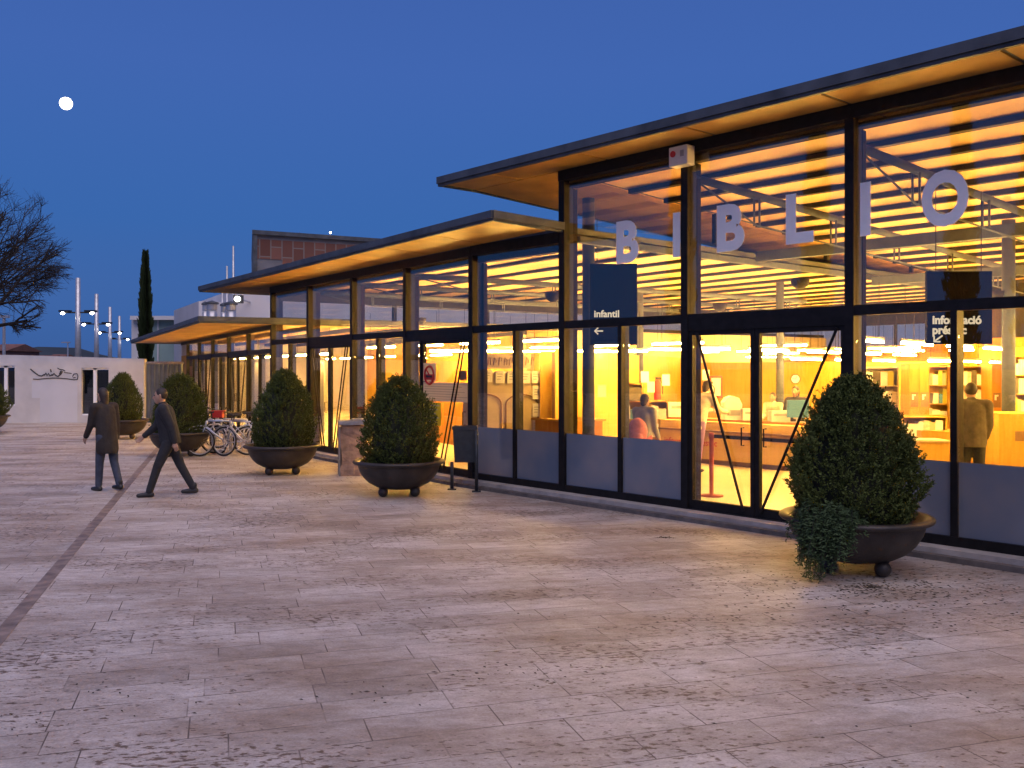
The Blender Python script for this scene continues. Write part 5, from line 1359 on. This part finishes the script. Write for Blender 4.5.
# ================================================================== PEOPLE
def remeshed(mb, name, m, vox, parent, smooth_it=4):
    me = mb.mesh(name + '_raw', m)
    o = bpy.data.objects.new(name + '_raw', me); COL.objects.link(o)
    r = o.modifiers.new('r', 'REMESH'); r.mode = 'VOXEL'; r.voxel_size = vox; r.use_smooth_shade = True
    s = o.modifiers.new('s', 'SMOOTH'); s.factor = .5; s.iterations = smooth_it
    dg = bpy.context.evaluated_depsgraph_get(); dg.update()
    e = bpy.data.meshes.new_from_object(o.evaluated_get(dg)); e.name = name
    e.materials.clear(); e.materials.append(m)
    bpy.data.objects.remove(o); bpy.data.meshes.remove(me)
    ob = bpy.data.objects.new(name, e); COL.objects.link(ob); ob.parent = parent
    return ob
def person(label, loc, rz, H=1.68, legs=((.35, .15), (-.3, .35)), arms=((-.4, .3), (.4, .4)), lean=.03, coat='c_dark', trousers='c_navy', shoe='black', hair='hair',
           hairlen=.0, coatlen=.0, head_turn=0, vox=.011, bulk=1.0, group=None, scale=None, skirt=False):
    """faces +X in its own frame; legs: (thigh angle forward, knee bend) for left/right; arms: (upper-arm angle forward, elbow bend)"""
    o = thing('person', label, 'person', loc, rz, group); k = H / 1.70
    V = lambda x, y, z: Vector((x, y, z))
    hipz = .90; sh = 1.41
    top = V(lean * .55 * 3, 0, sh); L = {}
    pel = V(0, 0, .95)
    def legj(i):
        y = (.09, -.09)[i]; a, b = legs[i]
        hip = V(0, y, hipz); kn = hip + V(math.sin(a), 0, -math.cos(a)) * .42; an = kn + V(math.sin(a - b), 0, -math.cos(a - b)) * .41
        return hip, kn, an
    LJ = [legj(0), legj(1)]
    low = min(j[2].z for j in LJ) - .075
    sh_up = V(0, 0, -low)
    def armj(i):
        y = (.185, -.185)[i] * bulk; a, b = arms[i]
        s_ = V(lean * 1.5, y, sh - .02); el = s_ + V(math.sin(a), .06 * (1, -1)[i], -math.cos(a)) * .285; wr = el + V(math.sin(a + b), -.02 * (1, -1)[i], -math.cos(a + b)) * .25
        return s_, el, wr
    AJ = [armj(0), armj(1)]
    hd = V(lean * 2.0 + .02, 0, 1.585)
    def P(v): return (v + sh_up) * k
    body = MB(); cap = lambda mb, a, ra, b, rb, n=14: mb.capsule(P(a), ra * k, P(b), rb * k, n)
    # body
    cap(body, pel, .11, V(lean * .6, 0, 1.15), .105); cap(body, V(lean * .6, 0, 1.12), .105, V(lean * 1.3, 0, 1.30), .115)
    cap(body, AJ[0][0], .06, AJ[1][0], .06); cap(body, V(lean * 1.5, 0, 1.38), .07, V(lean * 1.9, 0, 1.49), .052)
    for i in (0, 1):
        h, kn, an = LJ[i]
        cap(body, h, .085, kn, .055); cap(body, kn, .054, an, .036); cap(body, an + V(-.03, 0, -.035), .033, an + V(.14, 0, -.05), .026)
        s_, el, wr = AJ[i]; cap(body, s_, .055, el, .042); cap(body, el, .041, wr, .028)
        d = (wr - el).normalized(); sd = (1, -1)[i]
        fw = V(math.cos(arms[i][0] + arms[i][1]), 0, math.sin(arms[i][0] + arms[i][1]))
        pm_ = wr + d * .075; cap(body, wr, .026, pm_ - fw * .018, .022); cap(body, wr, .026, pm_ + fw * .022, .022)
        for f in range(4):
            off = fw * (.030 - .02 * f); ln = (.068, .078, .074, .058)[f]; b0_ = pm_ + off
            m1 = b0_ + (d * .9 + V(0, -.25 * sd, 0)).normalized() * ln * .55; m2 = m1 + (d * .7 + V(0, -.6 * sd, 0)).normalized() * ln * .5
            cap(body, b0_, .010, m1, .009, 8); cap(body, m1, .009, m2, .008, 8)
        t1 = wr + d * .03 + fw * .03; t2 = t1 + (d * .6 + fw * .5 + V(0, -.3 * sd, 0)).normalized() * .045; cap(body, wr + d * .015, .014, t1, .012, 8); cap(body, t1, .011, t2, .009, 8)
    c, s = math.cos(head_turn), math.sin(head_turn)
    def HP(x, y, z): return hd + V(x * c - y * s, x * s + y * c, z)
    hp = P(hd); body.ell(tuple(hp), (.088 * k, .074 * k, .112 * k), 18, 12)
    cap(body, HP(.02, 0, -.055), .058, HP(.045, 0, -.085), .036); cap(body, HP(.085, 0, .0), .012, HP(.103, 0, -.03), .015, 8)
    for e in (-1, 1): cap(body, HP(-.005, e * .076, -.015), .012, HP(-.005, e * .08, .02), .016, 8)
    cap(body, HP(.08, -.02, -.06), .011, HP(.08, .02, -.06), .011, 8)
    remeshed(body, 'body', M['skin'], vox, o, 2)
    ey = MB()
    for e in (-1, 1): ey.ell(tuple(P(HP(.079, e * .03, .012))), .011 * k, 8, 6)
    ey.build('eyes', M['black'], o, True, True)
    # trousers
    tr = MB(); cap(tr, pel + V(0, 0, .02), .125 * bulk, pel + V(0, 0, -.05), .128 * bulk)
    for i in (0, 1):
        h, kn, an = LJ[i]; cap(tr, h, .10, kn, .070); cap(tr, kn, .068, an + (kn - an).normalized() * .02, .056)
    remeshed(tr, 'skirt' if skirt else 'trousers', M[trousers], vox * 1.2, o)
    shm = MB()
    for i in (0, 1):
        an = LJ[i][2]; shm.capsule(P(an + V(-.035, 0, -.035)), .044 * k, P(an + V(.06, 0, -.038)), .042 * k); shm.capsule(P(an + V(.06, 0, -.04)), .042 * k, P(an + V(.155, 0, -.045)), .032 * k); shm.capsule(P(an), .044 * k, P(an + V(-.01, 0, .05)), .047 * k)
    remeshed(shm, 'shoes', M[shoe], vox, o)
    ct_ = MB(); bl = bulk
    for y in (-.05, .05): cap(ct_, V(-.01, y * bl, .93 - coatlen), .125 * bl + coatlen * .06, V(lean * .6, y * bl, 1.15), .122 * bl); cap(ct_, V(lean * .6, y * bl, 1.15), .122 * bl, V(lean * 1.3, y * bl, 1.31), .128 * bl)
    cap(ct_, V(-.005, 0, .90 - coatlen), .150 * bl + coatlen * .05, V(lean * .6, 0, 1.12), .138 * bl); cap(ct_, V(lean * .6, 0, 1.12), .138 * bl, V(lean * 1.3, 0, 1.32), .138 * bl)
    cap(ct_, AJ[0][0], .078 * bl, AJ[1][0], .078 * bl); cap(ct_, V(lean * 1.5, 0, 1.40), .085, V(lean * 1.8, 0, 1.46), .066)
    for i in (0, 1):
        s_, el, wr = AJ[i]; cap(ct_, s_, .080 * bl, el, .060 * bl); cap(ct_, el, .060 * bl, wr - (wr - el).normalized() * .01, .047)
    co = remeshed(ct_, 'coat' if coatlen > .05 else 'jacket', M[coat], vox * 1.2, o, 6)
    bm = bmesh.new(); bm.from_mesh(co.data)
    r_ = bmesh.ops.bisect_plane(bm, geom=bm.verts[:] + bm.edges[:] + bm.faces[:], plane_co=P(V(0, 0, .86 - coatlen)), plane_no=(-.06, 0, -1), clear_outer=True)
    eb = [e for e in r_['geom_cut'] if isinstance(e, bmesh.types.BMEdge)]
    if eb: bmesh.ops.contextual_create(bm, geom=eb)
    bm.to_mesh(co.data); bm.free()
    hr = MB(); hr.ell(tuple(P(HP(-.018, 0, .028))), (.092 * k, .083 * k, .104 * k), 18, 12)
    if hairlen: cap(hr, HP(-.05, 0, 0), .075, HP(-.065, 0, -hairlen), .06)
    remeshed(hr, 'hair', M[hair], vox, o)
    return o
def bag(label, c, sz, m, strap_to=None):
    o = thing('shoulder_bag', label, 'bag', (c[0], c[1], c[2])); a, b, h = sz
    mb = MB(); mb.hexa([(c[0] - a, c[1] - b, c[2]), (c[0] + a, c[1] - b, c[2]), (c[0] + a, c[1] + b, c[2]), (c[0] - a, c[1] + b, c[2]),
                        (c[0] - a * .92, c[1] - b * .45, c[2] + 2 * h), (c[0] + a * .92, c[1] - b * .45, c[2] + 2 * h), (c[0] + a * .92, c[1] + b * .45, c[2] + 2 * h), (c[0] - a * .92, c[1] + b * .45, c[2] + 2 * h)])
    bevel(part(mb, 'bag_body', M[m], o), .03, 3)
    for e in (-1, 1):
        if strap_to: part(MB().tube([(c[0] - a * .5, c[1] + e * b * .4, c[2] + 2 * h - .02), (c[0] - a * .3, c[1] + e * b * .3, c[2] + 2 * h + .10), strap_to, (c[0] + a * .3, c[1] + e * b * .3, c[2] + 2 * h + .10), (c[0] + a * .5, c[1] + e * b * .4, c[2] + 2 * h - .02)], .009, 6), 'strap', M['black'], o)
    return o
p1 = at(107, 14.9); p2 = at(170, 14.3)
person('walking person in a dark brown coat and jeans, left of the striding one', (p1.x, p1.y, 0), R(150), 1.64, legs=((.16, .10), (-.14, .22)), arms=((.22, .35), (-.18, .15)), coat='c_brown', trousers='c_navy', coatlen=.24, hairlen=.14, lean=.05)
person('striding person in a black jacket and dark trousers, nearest of the two walkers', (p2.x, p2.y, 0), R(196), 1.70, legs=((.42, .12), (-.36, .12)), arms=((-.45, .25), (.40, .45)), lean=.06, coat='c_dark', trousers='c_dark', hairlen=.0, bulk=1.08)
q = at(972, 12.8); person('man in a grey brown jacket standing with his back to the glass near the bookcases', (q.x, q.y, ZF), R(75), 1.64, legs=((.07, .06), (-.06, .04)), arms=((-.12, .75), (-.10, .8)), coat='c_tan', trousers='c_dark', coatlen=.07, bulk=1.1)
q = at(643, 14.6); person('child in pink clothes with a pink backpack standing before the book racks', (q.x, q.y, ZF), R(50), 1.44, legs=((.1, .1), (-.12, .1)), arms=((.3, .6), (.1, .5)), coat='grey', trousers='c_pink', bulk=1.0, hairlen=.05)
qb = at(637.5, 14.35); o = thing('backpack', 'pink backpack worn by the child', 'backpack', (qb.x, qb.y, .80)); mb = MB(); mb.ell((qb.x, qb.y, .98), (.155, .14, .22), 16, 12); part(mb, 'bag_body', M['c_pink'], o, True); mb = MB(); mb.ell((qb.x - .02, qb.y - .10, .90), (.10, .06, .10), 12, 8); part(mb, 'front_pocket', M['c_pink'], o, True)
q = at(697, 16.6); person('visitor in a cream coat leaning at the lending counter', (q.x, q.y, ZF), R(38), 1.62, legs=((.05, .05), (-.08, .1)), arms=((.7, .7), (.6, .8)), lean=.14, coat='c_cream', trousers='c_purple', coatlen=.1, hairlen=.05)
pz_ = on_counter(797, -6.3); person('dark haired woman behind the blue monitor at the counter', (pz_[0], pz_[1], ZF), R(228), 1.50, legs=((.1, .1), (0, 0)), arms=((.4, .9), (.4, .9)), coat='c_dark', trousers='c_dark', hairlen=.10)
pz_ = on_counter(774, -6.5); person('person in a pale top behind the counter left of the blue monitor', (pz_[0], pz_[1], ZF), R(230), 1.36, legs=((.1, .1), (0, 0)), arms=((.4, .9), (.3, .9)), coat='c_cream', trousers='c_dark', hairlen=.06)

# ================================================================== LIGHT
w = bpy.data.worlds.new('World'); sc.world = w; w.use_nodes = True
nt = w.node_tree; bg = nt.nodes['Background']; L_ = nt.links.new
sk = nt.nodes.new('ShaderNodeTexSky'); sk.sky_type = 'NISHITA'; sk.sun_disc = False
SUN_AZ = 160.0
sk.sun_elevation = R(-1.2); sk.sun_rotation = R(SUN_AZ); sk.ozone_density = 3.0; sk.air_density = 1.0; sk.dust_density = .6
tc = nt.nodes.new('ShaderNodeTexCoord'); sp = nt.nodes.new('ShaderNodeSeparateXYZ'); L_(tc.outputs['Generated'], sp.inputs[0])
rp = nt.nodes.new('ShaderNodeValToRGB'); L_(sp.outputs['Z'], rp.inputs['Fac'])
e = rp.color_ramp.elements
e[0].position = 0; e[0].color = (.048, .112, .33, 1); e[1].position = 1; e[1].color = (.040, .100, .36, 1)
for ps, c in ((.06, (.040, .130, .385)), (.15, (.033, .130, .41)), (.30, (.047, .126, .42)), (.55, (.046, .100, .355))):
    x = e.new(ps); x.color = c + (1,)
sc_ = nt.nodes.new('ShaderNodeMix'); sc_.data_type = 'RGBA'; sc_.blend_type = 'ADD'; sc_.inputs['Factor'].default_value = .055
L_(rp.outputs['Color'], sc_.inputs[6]); L_(sk.outputs['Color'], sc_.inputs[7])
L_(sc_.outputs[2], bg.inputs['Color']); bg.inputs['Strength'].default_value = 1.0
sl = bpy.data.lights.new('afterglow', 'SUN'); so = bpy.data.objects.new('afterglow', sl); COL.objects.link(so)
sl.energy = 2.15; sl.angle = R(70); sl.color = (1.0, .84, .83)
az = R(SUN_AZ); el = R(60)
dv = Vector((math.sin(az) * math.cos(el), math.cos(az) * math.cos(el), math.sin(el)))
so.rotation_euler = dv.to_track_quat('Z', 'Y').to_euler()
so.location = (20, -20, 30)
